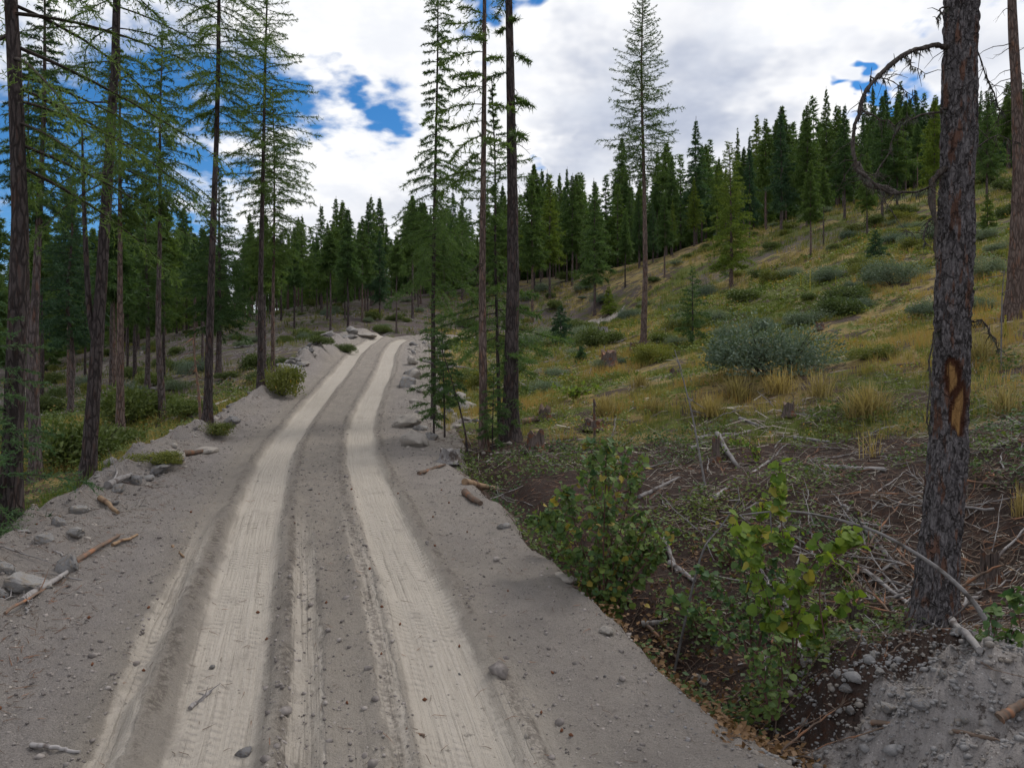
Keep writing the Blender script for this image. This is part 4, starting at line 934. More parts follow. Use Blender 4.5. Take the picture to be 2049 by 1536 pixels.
def leafy_shrub(label, base, stems, leaf, mat, n_obj=240, extra=200, seed=1, tints=(.1, .25, .4, .55, .7, .8, .87, .3, .5, .65, .2, .15, .35, .45, .6, .75, .05, .97), spread=.22, name='maple_shrub', low=0.15, shape=None):
    """stems: list of 3d polylines relative to base"""
    R = np.random.default_rng(seed); t = thing(name, label, 'shrub', base)
    LV = [lobed_leaf(seed * 10 + i, ti) for i, ti in enumerate(tints)]
    LM = [MB().add(v, f, 0, ti).mesh('leaf', M[mat], True) for v, f, ti in LV]
    segs = []
    for st in stems:
        st = _cat(np.array(st, float), 6); b = MB(); n_ = len(st)
        b.tube(st, np.linspace(.011, .003, n_), 5); so = b.obj('stem', M['redtwig'], t, True)
        tb = MB(); cum = np.linspace(0, 1, n_)
        for j in range(int(10 + 14 * np.linalg.norm(st[-1] - st[0]))):
            u = R.uniform(low, 1); p = np.array([np.interp(u, cum, st[:, c]) for c in range(3)])
            dd = unit(R.normal(0, 1, 3) + np.array([0, 0, .35])); l = spread * R.uniform(.4, 1.2) * (1.1 - .5 * u)
            e = p + dd * l; tb.tube(np.stack([p, (p + e) / 2 + [0, 0, .02], e]), [.004, .003, .002], 3)
            segs.append((p, e))
        segs += [(st[i], st[i + 1]) for i in range(int(n_ * low), n_ - 1)]
        tag(tb.obj('twigs', M['redtwig'], so), kind='stuff')
    N = n_obj + extra; items = []
    for i in range(N):
        p, e = segs[R.integers(0, len(segs))]; q = p + (e - p) * R.uniform(.3, 1.1) + R.normal(0, .02, 3)
        d = unit(R.normal(0, 1, 3) * [1, 1, .5] + np.array([0, -.2, -.35])); nr = unit(R.normal(0, .55, 3) + np.array([0, -.45, .8]))
        items.append((q, d, unit(nr - d * (nr @ d)), leaf * R.uniform(.4, 1.2), R.integers(0, len(LM))))
    items.sort(key=lambda a: -a[3] + .15 * a[0][1])
    eb = MB()
    for i, (q, d, nr, l, k) in enumerate(items):
        Rm = rot_frame(d, nr)
        if i < n_obj:
            o_ = link('leaf', LM[k], t)
            mm = Matrix([[*(Rm[r] * l), q[r]] for r in range(3)] + [[0, 0, 0, 1]]); o_.matrix_local = mm
        else:
            v, f, ti = LV[k]; eb.add(q + (v * l) @ Rm.T, f, 0, ti)
    if extra: tag(eb.obj('small_leaves', M[mat], t, True), kind='stuff')
    return t
m, t, o = new_mat('red_brown_twig'); principled(t, o, (.10, .052, .045), .7); M['redtwig'] = m
def st_px(base, d, pts, dz=None):
    return [P(x, y, d + (0 if dz is None else dz[i])) - base for i, (x, y) in enumerate(pts)]
RS_ = np.random.default_rng(401)
b1 = at(1205, 9.7)
fan = []
for i in range(17):
    a = RS_.uniform(-1, 1); top = np.array([a * .82 + RS_.normal(0, .08), RS_.normal(0, .38), (2.4 - .9 * a * a) * RS_.uniform(.62, 1.05)])
    fan.append([np.array([RS_.normal(0, .07), RS_.normal(0, .07), -.05]), top * [.3, .3, .42], top * [.75, .75, .82], top])
leafy_shrub('bushy green maple-leaved shrub at the right road edge', b1, fan, .085, 'maple', 290, 2400, 11, spread=.28)
b2 = at(1588, 7.75)
s2 = [st_px(b2, 7.75, [(1588, 1340), (1585, 1250), (1572, 1120), (1562, 1020), (1560, 925)]),
      st_px(b2, 7.75, [(1590, 1340), (1600, 1220), (1615, 1150), (1660, 1090), (1715, 1080)], [0, 0, .05, .1, .2]),
      st_px(b2, 7.75, [(1585, 1340), (1560, 1260), (1520, 1160), (1490, 1090), (1470, 1050)], [0, 0, -.1, -.2, -.3]),
      st_px(b2, 7.75, [(1588, 1345), (1630, 1280), (1660, 1230), (1700, 1190)], [0, .05, .1, .1]),
      st_px(b2, 7.75, [(1580, 1340), (1540, 1230), (1510, 1120), (1530, 1000)], [0, .1, .2, .25])]
leafy_shrub('tall yellow-green leafy sapling before the scarred trunk', b2, s2, .112, 'maple_yellowgreen', 290, 230, 12, spread=.22, low=.22)
b3 = at(1500, 8.1)
s3 = [st_px(b3, 8.1, [(1500, 1330), (1480, 1250), (1440, 1180), (1400, 1140)]), st_px(b3, 8.1, [(1510, 1330), (1530, 1240), (1545, 1170), (1540, 1110)]), st_px(b3, 8.1, [(1505, 1330), (1500, 1230), (1490, 1150), (1480, 1100)]), st_px(b3, 8.1, [(1505, 1330), (1450, 1270), (1390, 1220), (1340, 1190)], [0, .2, .4, .6])]
leafy_shrub('blue-green leafy shrub left of the tall yellow-green sapling', b3, s3, .075, 'maple', 220, 260, 13, spread=.2, tints=(.02, .1, .2, .35, .5, .7))
b4 = at(1560, 6.9)
s4 = [st_px(b4, 6.9, [(1545, 1440), (1530, 1370), (1545, 1310), (1560, 1270)]), st_px(b4, 6.9, [(1550, 1440), (1565, 1370), (1560, 1290)]), st_px(b4, 6.9, [(1548, 1440), (1520, 1360), (1500, 1300)])]
leafy_shrub('small leafy shrub hanging over the ditch beside the gravel mound', b4, s4, .07, 'maple', 150, 0, 14, spread=.14, tints=(.2, .4, .6, .7, .8))
b5 = at(2012, 6.6)
s5 = [st_px(b5, 6.6, [(2030, 1480), (2010, 1400), (1985, 1320), (1995, 1240)]), st_px(b5, 6.6, [(2030, 1480), (2040, 1380), (2045, 1280), (2030, 1190)]), st_px(b5, 6.6, [(2025, 1480), (1990, 1430), (1970, 1400)], [0, -.1, -.15]), st_px(b5, 6.6, [(2012, 1480), (1990, 1380), (1975, 1300), (1985, 1220)]), st_px(b5, 6.6, [(2012, 1480), (2020, 1400), (2005, 1330), (2030, 1260)]), st_px(b5, 6.6, [(2030, 1480), (2070, 1380), (2090, 1280)])]
leafy_shrub('green leafy shrub cut by the right picture edge', b5, s5, .09, 'maple', 290, 160, 15, spread=.2, tints=(.05, .15, .3, .5, .7))
for i, (px, d, lab) in enumerate(((1300, 11.5, 'low leafy plant right of the bushy maple-leaved shrub'), (1400, 9.6, 'low leafy plant between the two bigger leafy shrubs'), (1120, 12.5, 'low leafy plant behind the bushy maple-leaved shrub, left'), (1460, 11.2, 'low leafy plant among sticks behind the yellow-green sapling'), (1690, 10.6, 'low leafy plant among sticks left of the scarred trunk'), (1265, 14.5, 'low leafy plant at the edge of the slash, middle'), (1510, 15.5, 'low leafy plant beside the bleached log at the grass edge'))):
    bb = at(px, d); ss = [[np.zeros(3), np.array([RS_.normal(0, .12), RS_.normal(0, .12), .2]), np.array([RS_.normal(0, .35), RS_.normal(0, .3), RS_.uniform(.25, .6)])] for _ in range(5)]
    leafy_shrub(lab, bb, ss, .075, 'maple' if i % 2 else 'maple_yellowgreen', 60, 40, 30 + i, spread=.16, name='leafy_plant')
# large pale leaves by the grass edge
bb = hit(1150, 805); leafy_shrub('pale yellow-green broad-leaved plant at the grass edge right of the middle trunks', bb, [[np.zeros(3), np.array([a * .3, 0, .25]), np.array([a * .7, RS_.normal(0, .2), .45])] for a in (-1, -.5, 0, .5, 1, .2)], .14, 'maple_yellowgreen', 90, 60, 41, spread=.25, name='leafy_plant', tints=(.5, .7, .8, .85))

# ------------------------------------------------------------------ stumps
def stump(label, px, py, w_px, h_px, mat='stump', ragged=.25, seed=1, roots=4, slope=0.0):
    R = np.random.default_rng(seed); q = hit(px, py); k_ = q[1] / F; r = w_px * k_ / 2; h = h_px * k_
    t = thing('tree_stump', label, 'stump', q)
    n, k = 12, 28; th = np.arange(k) / k * 2 * np.pi; hh = np.linspace(-.1, 1, n)
    TH, HH = np.meshgrid(th, hh)
    Rr = r * (.86 + .45 * np.exp(-np.maximum(HH, 0) * 5) + .12 * vnoise(np.cos(TH) * 3 + seed, HH * 2 + np.sin(TH) * 3, seed) + .06 * np.cos(TH * roots + seed) * np.exp(-np.maximum(HH, 0) * 3))
    topz = 1 - ragged * (.5 + vnoise(np.cos(TH) * 2.5 + 3 * seed, np.sin(TH) * 2.5, seed + 5)) + slope * np.cos(TH)
    Z = np.where(HH > 0, HH * topz, HH) * h
    X = Rr * np.cos(TH); Y = Rr * np.sin(TH)
    b = MB(); v = np.stack([X, Y, Z], -1).reshape(-1, 3); i = np.arange(n - 1)[:, None] * k; j = np.arange(k)[None, :]; j2 = (j + 1) % k
    b.add(v, np.stack([i + j, i + j2, i + k + j2, i + k + j], -1).reshape(-1, 4)); b.obj('bark', M[mat], t)
    rim = v[-k:]; inn = rim * [.72, .72, 1] + np.array([0, 0, -.08 * h]) + R.normal(0, .04 * h, (k, 3)) * [0, 0, 1]; c = inn.mean(0) - [0, 0, .06 * h]
    b = MB(); vv = np.vstack([rim * [.995, .995, 1] - [0, 0, .004], inn, [c]]); jj = np.arange(k); j2 = (jj + 1) % k
    b.add(vv, np.stack([jj, j2, k + j2, k + jj], 1)); b.add(vv, np.stack([k + jj, k + j2, np.full(k, 2 * k)], 1)); b.obj('cut_top', M['stump_grey' if mat != 'stump' else 'brownwood'], t)
    return t
stump('reddish pointed stump in the grass left of the lone larch foot', 1218, 732, 34, 36, 'stump', .55, 1)
stump('dark stump close left of the lone larch foot', 1270, 706, 22, 24, 'stump', .3, 2)
stump('grey flat-topped stump beside the far bend of the road', 1206, 675, 24, 22, 'stump_grey', .1, 3)
stump('dark broken stump right of the middle trunks', 1090, 838, 28, 34, 'stump', .6, 4)
stump('dark hollow stump just right of the middle trunks foot', 1072, 905, 38, 48, 'stump', .45, 5)
stump('small dark stump in the dry grass below the biggest willow bush', 1578, 832, 24, 30, 'stump', .35, 6)
stump('charred thin stump among sticks right of the scarred trunk', 1980, 1165, 38, 72, 'stump', .25, 7)
stump('dark short stump left of the scarred trunk foot', 1712, 1252, 36, 56, 'stump', .35, 8)
stump('thin grey stump among the slash in the middle right', 1432, 925, 18, 52, 'stump', .3, 9)
stump('grey stump with an orange chip beside the road boulders', 900, 925, 46, 30, 'stump_grey', .3, 10)
stump('weathered stump in the grass right of the reddish pointed stump', 1350, 755, 22, 20, 'stump', .4, 12)
stump('small dark stump on the slope right of the pale low willow', 1640, 660, 20, 16, 'stump', .5, 13)
stump('low wide decayed stump behind the bushy maple-leaved shrub', 1190, 860, 46, 24, 'stump', .6, 11)

# ------------------------------------------------------------------ logs, sticks
def stick_mesh(seed, twigs=5, k=6, crook=.05, taper=.3, r=.02, mat='bleached', fork=True):
    """1 m crooked stick along +X"""
    R = np.random.default_rng(seed); n = 14; u = np.linspace(0, 1, n)
    pth = np.stack([u, np.cumsum(R.normal(0, crook, n)) * .35, np.cumsum(R.normal(0, crook, n)) * .25], 1); pth[:, 1:] -= np.outer(u, pth[-1, 1:] - pth[0, 1:]) + pth[0, 1:]
    b = MB(); b.tube(pth, r * np.linspace(1, taper, n) * (1 + .12 * vnoise(u * 3, u * 0, seed)), k, 0, .5, bark=.12, seed=seed)
    for _ in range(twigs):
        i = R.integers(1, n - 1); d = unit(np.array([R.uniform(.2, 1), R.normal(0, .8), abs(R.normal(0, .5))])); l = R.uniform(.08, .32)
        b.tube(np.stack([pth[i], pth[i] + d * l * .5, pth[i] + d * l + R.normal(0, .03, 3)]), [r * .4, r * .3, r * .12], 4)
    return b.mesh('stick', M[mat], True)
STK = [stick_mesh(500 + i, twigs=(2, 5, 8, 0, 3, 6)[i % 6], mat=('bleached', 'bleached', 'brownwood', 'bleached', 'bleached', 'brownwood')[i % 6], crook=(.04, .08, .06, .03, .1, .07)[i % 6]) for i in range(12)]
def lay(name, label, cat, p1, p2, r, mesh=None, group=None, mat=None, lift=0.0, seed=None):
    p1 = np.array(p1, float); p2 = np.array(p2, float); d = p2 - p1; L = np.linalg.norm(d)
    o_ = link(name, mesh); x = d / L; up = np.array([0, 0, 1.0]); y = unit(np.cross(up, x)); z = np.cross(x, y)
    rs = r / .02; Rm = np.stack([x * L, y * rs, z * rs], -1)
    o_.matrix_world = Matrix([[*Rm[i], p1[i] + (lift if i == 2 else 0)] for i in range(3)] + [[0, 0, 0, 1]])
    return tag(o_, label, cat, group)
def ground_pt(x, y, r): return np.array([x, y, float(G(x, y)) + r * .7])
def lay_px(name, label, cat, a, c, r_px, mi=0, d=None, mat=None, lift=(0, 0), twigs=2, crook=.05, seed=1, taper=.6):
    q1 = hit(*a) if d is None else at(a[0], d[0]); q2 = hit(*c) if d is None else at(c[0], d[1])
    r = r_px / F * q1[1] / 2
    return lay(name, label, cat, q1 + [0, 0, r * .7 + lift[0]], q2 + [0, 0, r * .7 + lift[1]], r, stick_mesh(900 + seed, twigs if r < .025 else 0, 9, crook / max(1.0, r / .012), taper, mat=mat or 'bleached'))
i_ = 0
for a, c, r_px, mat, lab in (((1650, 940), (1772, 946), 13, 'bleached', 'bleached log lying alone on dark ground left of the scarred trunk'),
    ((1610, 1330), (1570, 1200), 10, 'bleached', 'grey stick standing against the foot of the yellow-green sapling'),
    ((1435, 872), (1478, 940), 11, 'bleached', 'white slanting log in the slash pile, middle right'),
    ((1380, 905), (1500, 868), 10, 'bleached', 'white log crossing the top of the slash pile'),
    ((1395, 880), (1470, 872), 9, 'bleached', 'upper of two short white logs at the slash edge'),
    ((1430, 1000), (1540, 925), 11, 'bleached', 'long white stick slanting up right through the slash'),
    ((1550, 1070), (1640, 960), 10, 'bleached', 'white branch behind the yellow-green sapling leaning right'),
    ((1730, 1060), (1800, 1150), 12, 'bleached', 'bleached branch left of the scarred trunk pointing at it'),
    ((1720, 1140), (1830, 1220), 10, 'bleached', 'bleached branch running to the scarred trunk foot'),
    ((1900, 1240), (1960, 1310), 15, 'bleached', 'thick bleached branch right of the scarred trunk foot'),
    ((1340, 1130), (1390, 1170), 12, 'bleached', 'short white branch right of the bushy maple-leaved shrub'),
    ((1325, 1080), (1355, 1150), 10, 'bleached', 'short white branch standing near the bushy maple-leaved shrub'),
    ((1280, 1000), (1360, 960), 9, 'bleached', 'thin white branch above right of the bushy maple-leaved shrub'),
    ((1480, 720 + 120), (1530, 858), 8, 'bleached', 'grey branch at the dry grass edge'),
    ((930, 970), (995, 985), 16, 'freshwood', 'orange-brown broken wood slab at the right road edge'),
    ((930, 990), (962, 1012), 15, 'brownwood', 'chunky brown log end at the right road edge'),
    ((838, 950), (890, 932), 9, 'brownwood', 'brown stick lying on the right road shoulder'),
    ((1200, 1212), (1262, 1212), 16, 'brownwood', 'brown log end poking out below the bushy maple-leaved shrub'),
    ((1285, 1255), (1340, 1246), 14, 'bleached', 'pale log end poking out at the road edge'),
    ((1290, 1255), (1365, 1330), 9, 'brownwood', 'brown stick along the right road edge'),
    ((380, 1425), (422, 1386), 10, 'bleached', 'thick stick lying in the left wheel track'),
    ((62, 1497), (160, 1507), 11, 'bleached', 'thick stick lying at the bottom left of the road'),
    ((812, 1465), (850, 1478), 9, 'brownwood', 'short brown stick between the wheel tracks'),
    ((1745, 1460), (1990, 1490), 11, 'brownwood', 'dark root lying across the gravel mound'),
    ((2000, 1460), (2060, 1410), 24, 'brownwood', 'dark log at the bottom right corner'),
    ((45, 1210), (135, 1150), 15, 'bleached', 'split pale log half buried in the left spoil bank'),
    ((150, 1130), (238, 1075), 12, 'brownwood', 'brown stick on the left spoil bank below the slab rock'),
    ((10, 1230), (120, 1155), 7, 'brownwood', 'long thin dark branch on the left spoil bank'),
    ((200, 1000), (236, 1030), 11, 'freshwood', 'reddish stick at the left road edge'),
    ((225, 1095), (275, 1075), 8, 'freshwood', 'fresh orange stick on the left spoil bank'),
    ((345, 1095), (368, 1120), 6, 'freshwood', 'short tan stick beside the left wheel track'),
    ((215, 985), (262, 958), 16, 'bleached', 'pale log at the left road edge before the forked trunk'),
    ((222, 975), (234, 945), 6, 'bleached', 'white stick standing up behind the left road edge'),
    ((365, 912), (415, 905), 12, 'brownwood', 'dark short log on top of the roadside boulder'),
    ((20, 1046), (120, 1040), 6, 'freshwood', 'thin orange branch sticking out by the left edge trunk'),
    ((335, 845), (470, 800), 9, 'bleached', 'long grey fallen log behind the two pale boulders'),
    ((150, 840), (228, 815), 10, 'bleached', 'white fallen log under the trees behind the forked trunk'),
    ((870, 838), (945, 826), 9, 'bleached', 'grey fallen log behind the ragged saplings'),
    ((1045, 850), (1090, 838), 14, 'brownwood', 'dark brown log leading to the broken stump'),
    ((1190, 838), (1255, 845), 6, 'bleached', 'grey stick lying before the pale reeds'),
    ((1130, 820), (1080, 845), 5, 'bleached', 'pale branch at grass edge right of middle trunks'),
    ((1590, 880), (1660, 890), 8, 'bleached', 'white stick under the dry grass tufts'),
    ((1960, 905), (2040, 880), 8, 'bleached', 'pale stick right of the scarred trunk'),
    ((1880, 660), (1940, 655), 6, 'bleached', 'white stick behind the scarred trunk'),
    ((1860, 730), (1780, 735), 8, 'brownwood', 'dark fallen branch left of the wound on the scarred trunk')):
    i_ += 1
    lay_px('fallen_branch', lab, 'branch', a, c, r_px, mat=mat, seed=i_, twigs=(1, 3, 0, 2)[i_ % 4] if r_px < 12 else 0, crook=.03)
RK = np.random.default_rng(611)
n = 0
while n < 235:
    heap = n < 105
    if heap: y = RK.uniform(8.0, 12.5); x = y * RK.uniform(.28, .64)
    else: y = 7.2 + RK.random() * 13.5; x = RK.uniform(-1.6, y * .66)
    s_, t_ = road_st([x], [y]); R_ = float(np.interp(s_[0], RS, RC[:, 4]))
    if t_[0] < R_ + .5: continue
    if ((x - 3.3) / 1.0) ** 2 + ((y - 6.7) / 1.6) ** 2 < 1: continue
    dense = vnoise(np.array([x * .5]), np.array([y * .5]), 614)[0] + (.4 if x > 3 and y < 13 else 0)
    if not heap and dense < RK.uniform(-.35, .25): continue
    L = RK.uniform(.35, 1.7); a = RK.uniform(0, 3.14); dx, dy = math.cos(a) * L / 2, math.sin(a) * L / 2; r = RK.uniform(.006, .019)
    p1 = ground_pt(x - dx, y - dy, r); p2 = ground_pt(x + dx, y + dy, r)
    if RK.random() < (.55 if heap else .3): p2[2] += RK.uniform(.05, .3); p1[2] += .06 if heap else 0
    if heap: r *= 1.25
    lay('fallen_stick', 'crooked dead stick in the logging slash right of the road', 'stick', p1, p2, r, STK[(0, 1, 2, 3, 4, 5, 6, 8, 11, 2)[RK.integers(0, 10)] if heap else RK.integers(0, len(STK))], 'sticks in the logging slash'); n += 1
n = 0
while n < 60:
    s0 = RK.uniform(8, 24); t0 = -RK.uniform(2.9, 5.0); k = np.argmin(np.abs(RS - s0)); x, y = RC[k, 0] + RN[k, 0] * t0, RC[k, 1] + RN[k, 1] * t0
    L = RK.uniform(.2, .8); a = RK.uniform(0, 3.14); r = RK.uniform(.006, .016); dx, dy = math.cos(a) * L / 2, math.sin(a) * L / 2
    lay('fallen_stick', 'broken stick on the loose spoil along the left road edge', 'stick', ground_pt(x - dx, y - dy, r), ground_pt(x + dx, y + dy, r), r, STK[RK.integers(0, len(STK))], 'sticks on the left spoil bank'); n += 1
n = 0
while n < 55:
    px = RK.uniform(100, 1500); d = RK.uniform(40, 90); x = (px - 1024.5) / F * d
    s_, t_ = road_st([x], [d])
    if abs(t_[0]) < 4.5: continue
    L = RK.uniform(1.5, 4.5); a = RK.normal(0, .5); r = RK.uniform(.04, .10); dx, dy = math.cos(a) * L / 2, math.sin(a) * L / 2
    lay('fallen_log', 'grey fallen log on the distant forest floor', 'log', ground_pt(x - dx, d - dy, r), ground_pt(x + dx, d + dy, r), r, STK[3 if n % 3 else 0], 'fallen logs on the distant slope'); n += 1
for i in range(16):
    x, y = RK.normal(3.4, .7), RK.normal(7.2, .7); L = RK.uniform(.4, 1.3); a = RK.uniform(0, 3.14); r = RK.uniform(.005, .012); dx, dy = math.cos(a) * L / 2, math.sin(a) * L / 2
    lay('exposed_root', 'thin dark root or branch lying on the gravel mound', 'root', ground_pt(x - dx, y - dy, r), ground_pt(x + dx, y + dy, r), r, STK[(2, 5)[i % 2]], 'roots on the gravel mound')
# arching dead sapling and standing dead stems in the right foreground
def stem_thing(name, label, cat, d, pts, r0, r1, mat='bleached', twigs=8, dz=None, seed=3):
    R = np.random.default_rng(seed); base = at(pts[0][0], d)
    q = np.array([P(x, y, d + (0 if dz is None else dz[i])) for i, (x, y) in enumerate(pts)]); q[0, 2] = base[2] - .05; q = q - base
    t = thing(name, label, cat, base); qq = _cat(q, 7); b = MB(); b.tube(qq, np.linspace(r0, r1, len(qq)), 7, bark=.15, seed=seed); b.obj('stem', M[mat], t, True)
    for _ in range(twigs):
        i = R.integers(len(qq) // 5, len(qq)); dd = unit(R.normal(0, 1, 3)); l = R.uniform(.1, .45); tb = MB()
        tb.tube(np.stack([qq[i], qq[i] + dd * l * .5 + [0, 0, -.02], qq[i] + dd * l + [0, 0, -.1 * l]]), [r1 * 1.3, r1, r1 * .4], 4); tb.obj('twig', M[mat], t, True)
    return t
M['greybark'] = wood_mat('grey_smooth_bark', (.10, .095, .095), (.24, .225, .22), (.07, .06, .055))
stem_thing('arched_sapling', 'grey dead sapling arching left in front of the scarred trunk', 'branch', 6.9, [(1930, 1470), (1960, 1390), (1985, 1330), (1990, 1290), (1960, 1220), (1900, 1155), (1830, 1105), (1750, 1062), (1660, 1035), (1570, 1022), (1480, 1030)], .034, .007, 'greybark', 10, [0, 0, .05, .1, .2, .35, .5, .65, .8, .9, 1.0], 5)
stem_thing('dead_sapling', 'bare thin dead sapling leaning left in the slash below the slope', 'branch', 14.5, [(1412, 985), (1398, 900), (1385, 830), (1370, 770), (1350, 700)], .022, .008, 'greybark', 5, None, 6)
stem_thing('dead_sapling', 'thin dark snag standing in front of the pale reeds', 'branch', 19.0, [(1190, 850), (1189, 820), (1188, 798)], .035, .02, 'stump', 1, None, 7)
stem_thing('dead_sapling', 'thin reddish dead sapling standing beside the bare trunk left of road', 'tree', 22.0, [(402, 850), (398, 790), (390, 720), (386, 676)], .05, .012, 'brownwood', 14, None, 8)
stem_thing('dead_sapling', 'thin bare stem standing right of the scarred trunk before the bushes', 'branch', 18.5, [(2003, 640), (2005, 600), (2010, 540)], .02, .008, 'greybark', 4, None, 9)
stem_thing('dead_sapling', 'dead sapling leaning across the slash beside the blue-green shrub', 'branch', 9.2, [(1345, 1200), (1400, 1120), (1445, 1050), (1480, 1000)], .016, .007, 'greybark', 5, [0, .1, .3, .5], 10)
stem_thing('dead_sapling', 'thin curved red-brown switch bending over toward the scarred trunk', 'branch', 7.6, [(1660, 1330), (1640, 1180), (1680, 1110), (1760, 1085), (1830, 1095)], .008, .004, 'redtwig', 2, [0, .1, .2, .3, .4], 11)

# ------------------------------------------------------------------ rocks
import bmesh
def ico(sub):
    bm = bmesh.new(); bmesh.ops.create_icosphere(bm, subdivisions=sub, radius=1.0); v = np.array([q.co[:] for q in bm.verts]); f = np.array([[q.index for q in fc.verts] for fc in bm.faces]); bm.free(); return v, f
IV3, IF3 = ico(3); IV1, IF1 = ico(1)
def rock_mesh(seed, mat='rock', cuts=9):
    R = np.random.default_rng(seed); bm = bmesh.new()
    for p in unit(R.normal(size=(10 + cuts, 3))) * R.uniform(.72, 1.05, (10 + cuts, 1)): bm.verts.new(p)
    r_ = bmesh.ops.convex_hull(bm, input=list(bm.verts)); bmesh.ops.delete(bm, geom=[g for g in r_['geom_interior'] if isinstance(g, bmesh.types.BMVert)], context='VERTS')
    bmesh.ops.bevel(bm, geom=list(bm.edges), offset=.05, segments=1, affect='EDGES')
    bmesh.ops.triangulate(bm, faces=list(bm.faces)); bmesh.ops.subdivide_edges(bm, edges=list(bm.edges), cuts=1); bmesh.ops.triangulate(bm, faces=list(bm.faces))
    v = np.array([q.co[:] for q in bm.verts]); f = np.array([[q.index for q in fc.verts] for fc in bm.faces]); bm.free()
    v += .025 * R.normal(size=v.shape); v /= np.abs(v).max(0); return MB().add(v, f).mesh('rock', M[mat], False)
RKM = [rock_mesh(700 + i, 'rock', cuts=7 + i % 5) for i in range(7)]; RKD = [rock_mesh(720 + i, 'rock_dusty', cuts=7 + i) for i in range(4)]
def rock(label, q, sx, sy, sz, mesh, rot=(0, 0, 0), group=None, sink=.42):
    o_ = link('rock', mesh); o_.location = (q[0], q[1], q[2] + sz * (1 - 2 * sink)); o_.scale = (sx, sy, sz); o_.rotation_euler = rot
    return tag(o_, label, 'rock', group)
RR_ = np.random.default_rng(731)
for px, py, wpx, hpx, dusty, tilt, lab in (
    (133, 1145, 44, 62, 0, .3, 'tilted grey slab rock standing in the left spoil bank'), (55, 1172, 100, 36, 0, .2, 'broad grey rock at the left picture edge'), (12, 1145, 46, 34, 0, 0, 'bluish rock at the foot of the left edge trunk'),
    (345, 922, 66, 40, 1, -.1, 'large pale roadside boulder left of the road'), (412, 905, 48, 26, 1, 0, 'flat boulder right of the large pale roadside boulder'), (315, 945, 56, 24, 0, -.3, 'flat angular slab below the large roadside boulder'),
    (270, 968, 34, 34, 0, .2, 'squarish grey rock on the left road edge'), (235, 985, 40, 26, 0, -.4, 'pale rock left of the squarish rock'), (160, 1026, 46, 26, 0, -.2, 'dusty blue rock before the forked trunk'), (118, 1052, 34, 28, 0, .1, 'pale rock beside the orange branch'),
    (462, 848, 42, 28, 0, 0, 'rounded white boulder, nearer of the two behind the road edge'), (397, 838, 40, 18, 0, .1, 'flat white boulder, left of the two behind the road edge'), (428, 866, 22, 16, 1, 0, 'small boulder at the foot of the bare trunk'), (445, 872, 18, 16, 0, 0, 'small white boulder right of the bare trunk foot'),
    (818, 852, 72, 40, 1, -.2, 'long pale boulder at the right road edge, upper'), (832, 892, 66, 46, 1, .2, 'broad pale boulder at the right road edge, lower'), (862, 880, 40, 28, 0, 0, 'mossy boulder jutting over the right road edge'), (845, 860, 30, 20, 0, .3, 'grey boulder between the two pale boulders at the right edge'),
    (1010, 1056, 34, 18, 0, 0, 'pale rock set in the right road shoulder'), (1128, 1160, 58, 26, 1, .2, 'flat rock at the right road edge before the maple-leaved shrub'), (490, 1510, 40, 28, 0, 0, 'grey rock lying in the left wheel track'),
    (1395, 1358, 30, 18, 1, 0, 'upper of two small rocks at the right road brink'), (1412, 1372, 26, 18, 1, 0, 'lower of two small rocks at the right road brink'), (1215, 1270, 36, 26, 1, 0, 'chalky pale rock flush in the right shoulder'),
    (1890, 1352, 30, 28, 0, 0, 'angular grey stone at the foot of the scarred trunk'), (1845, 1420, 44, 22, 0, .2, 'pale slab stone on the gravel mound'), (1775, 1425, 38, 20, 0, 0, 'flat pale stone low on the gravel mound'), (1612, 1455, 26, 22, 0, 0, 'rounded stone left of the gravel mound'),
    (700, 676, 34, 10, 0, 0, 'grey rubble rock on the crest of the road, left'), (735, 674, 50, 14, 1, 0, 'pale heaped rock at the very crest of the road')):
    q = hit(px, py); k_ = q[1] / F
    rock(lab, q, wpx * k_ / 2, wpx * k_ / 2 * RR_.uniform(.6, .9), hpx * k_ / 2, (RKD if dusty else RKM)[RR_.integers(0, 4)], (0, tilt, RR_.uniform(-.5, .5)))
def rock_scatter(n, srange, trange, size, label, group, meshes, sink=.35, flat=.6):
    for _ in range(n):
        s0 = RR_.uniform(*srange); t0 = RR_.uniform(*trange); k = np.argmin(np.abs(RS - s0)); x, y = RC[k, 0] + RN[k, 0] * t0, RC[k, 1] + RN[k, 1] * t0
        z = float(G(x, y)); sz = size[0] * (size[1] / size[0]) ** (RR_.random() ** 1.7)
        rock(label, (x, y, z), sz, sz * RR_.uniform(.5, 1), sz * RR_.uniform(.4, .8) * flat / .6, meshes[RR_.integers(0, len(meshes))], (RR_.normal(0, .3), RR_.normal(0, .3), RR_.uniform(0, 6)), group, sink)
rock_scatter(75, (32, 57), (-4.2, -2.4), (.2, .6), 'angular slab rock in the rubble along the far left road edge', 'rubble on the far left road edge', RKM + RKD[:2], .3, .45)
rock_scatter(65, (22, 62), (2.0, 4.4), (.14, .5), 'pale rock embedded in the fill bank right of the road', 'rocks in the right fill bank', RKM[:4] + RKD)
rock_scatter(80, (8, 30), (-4.9, -3.0), (.06, .2), 'small grey rock on the left road edge', 'small rocks on the left road edge', RKM)
rock_scatter(22, (4.5, 20), (-3.2, 2.8), (.015, .045), 'fist sized stone lying on the road', 'stones on the road', RKM + RKD, .25)
for _ in range(24):
    x = RR_.normal(3.3, .6); y = RR_.normal(6.6, .75); sz = RR_.uniform(.03, .075)
    rock('small pale stone on the gravel mound', (x, y, float(G(x, y))), sz, sz * .8, sz * .7, RKM[RR_.integers(0, 7)], (RR_.normal(0, .3), 0, RR_.uniform(0, 6)), 'stones on the gravel mound', .25)
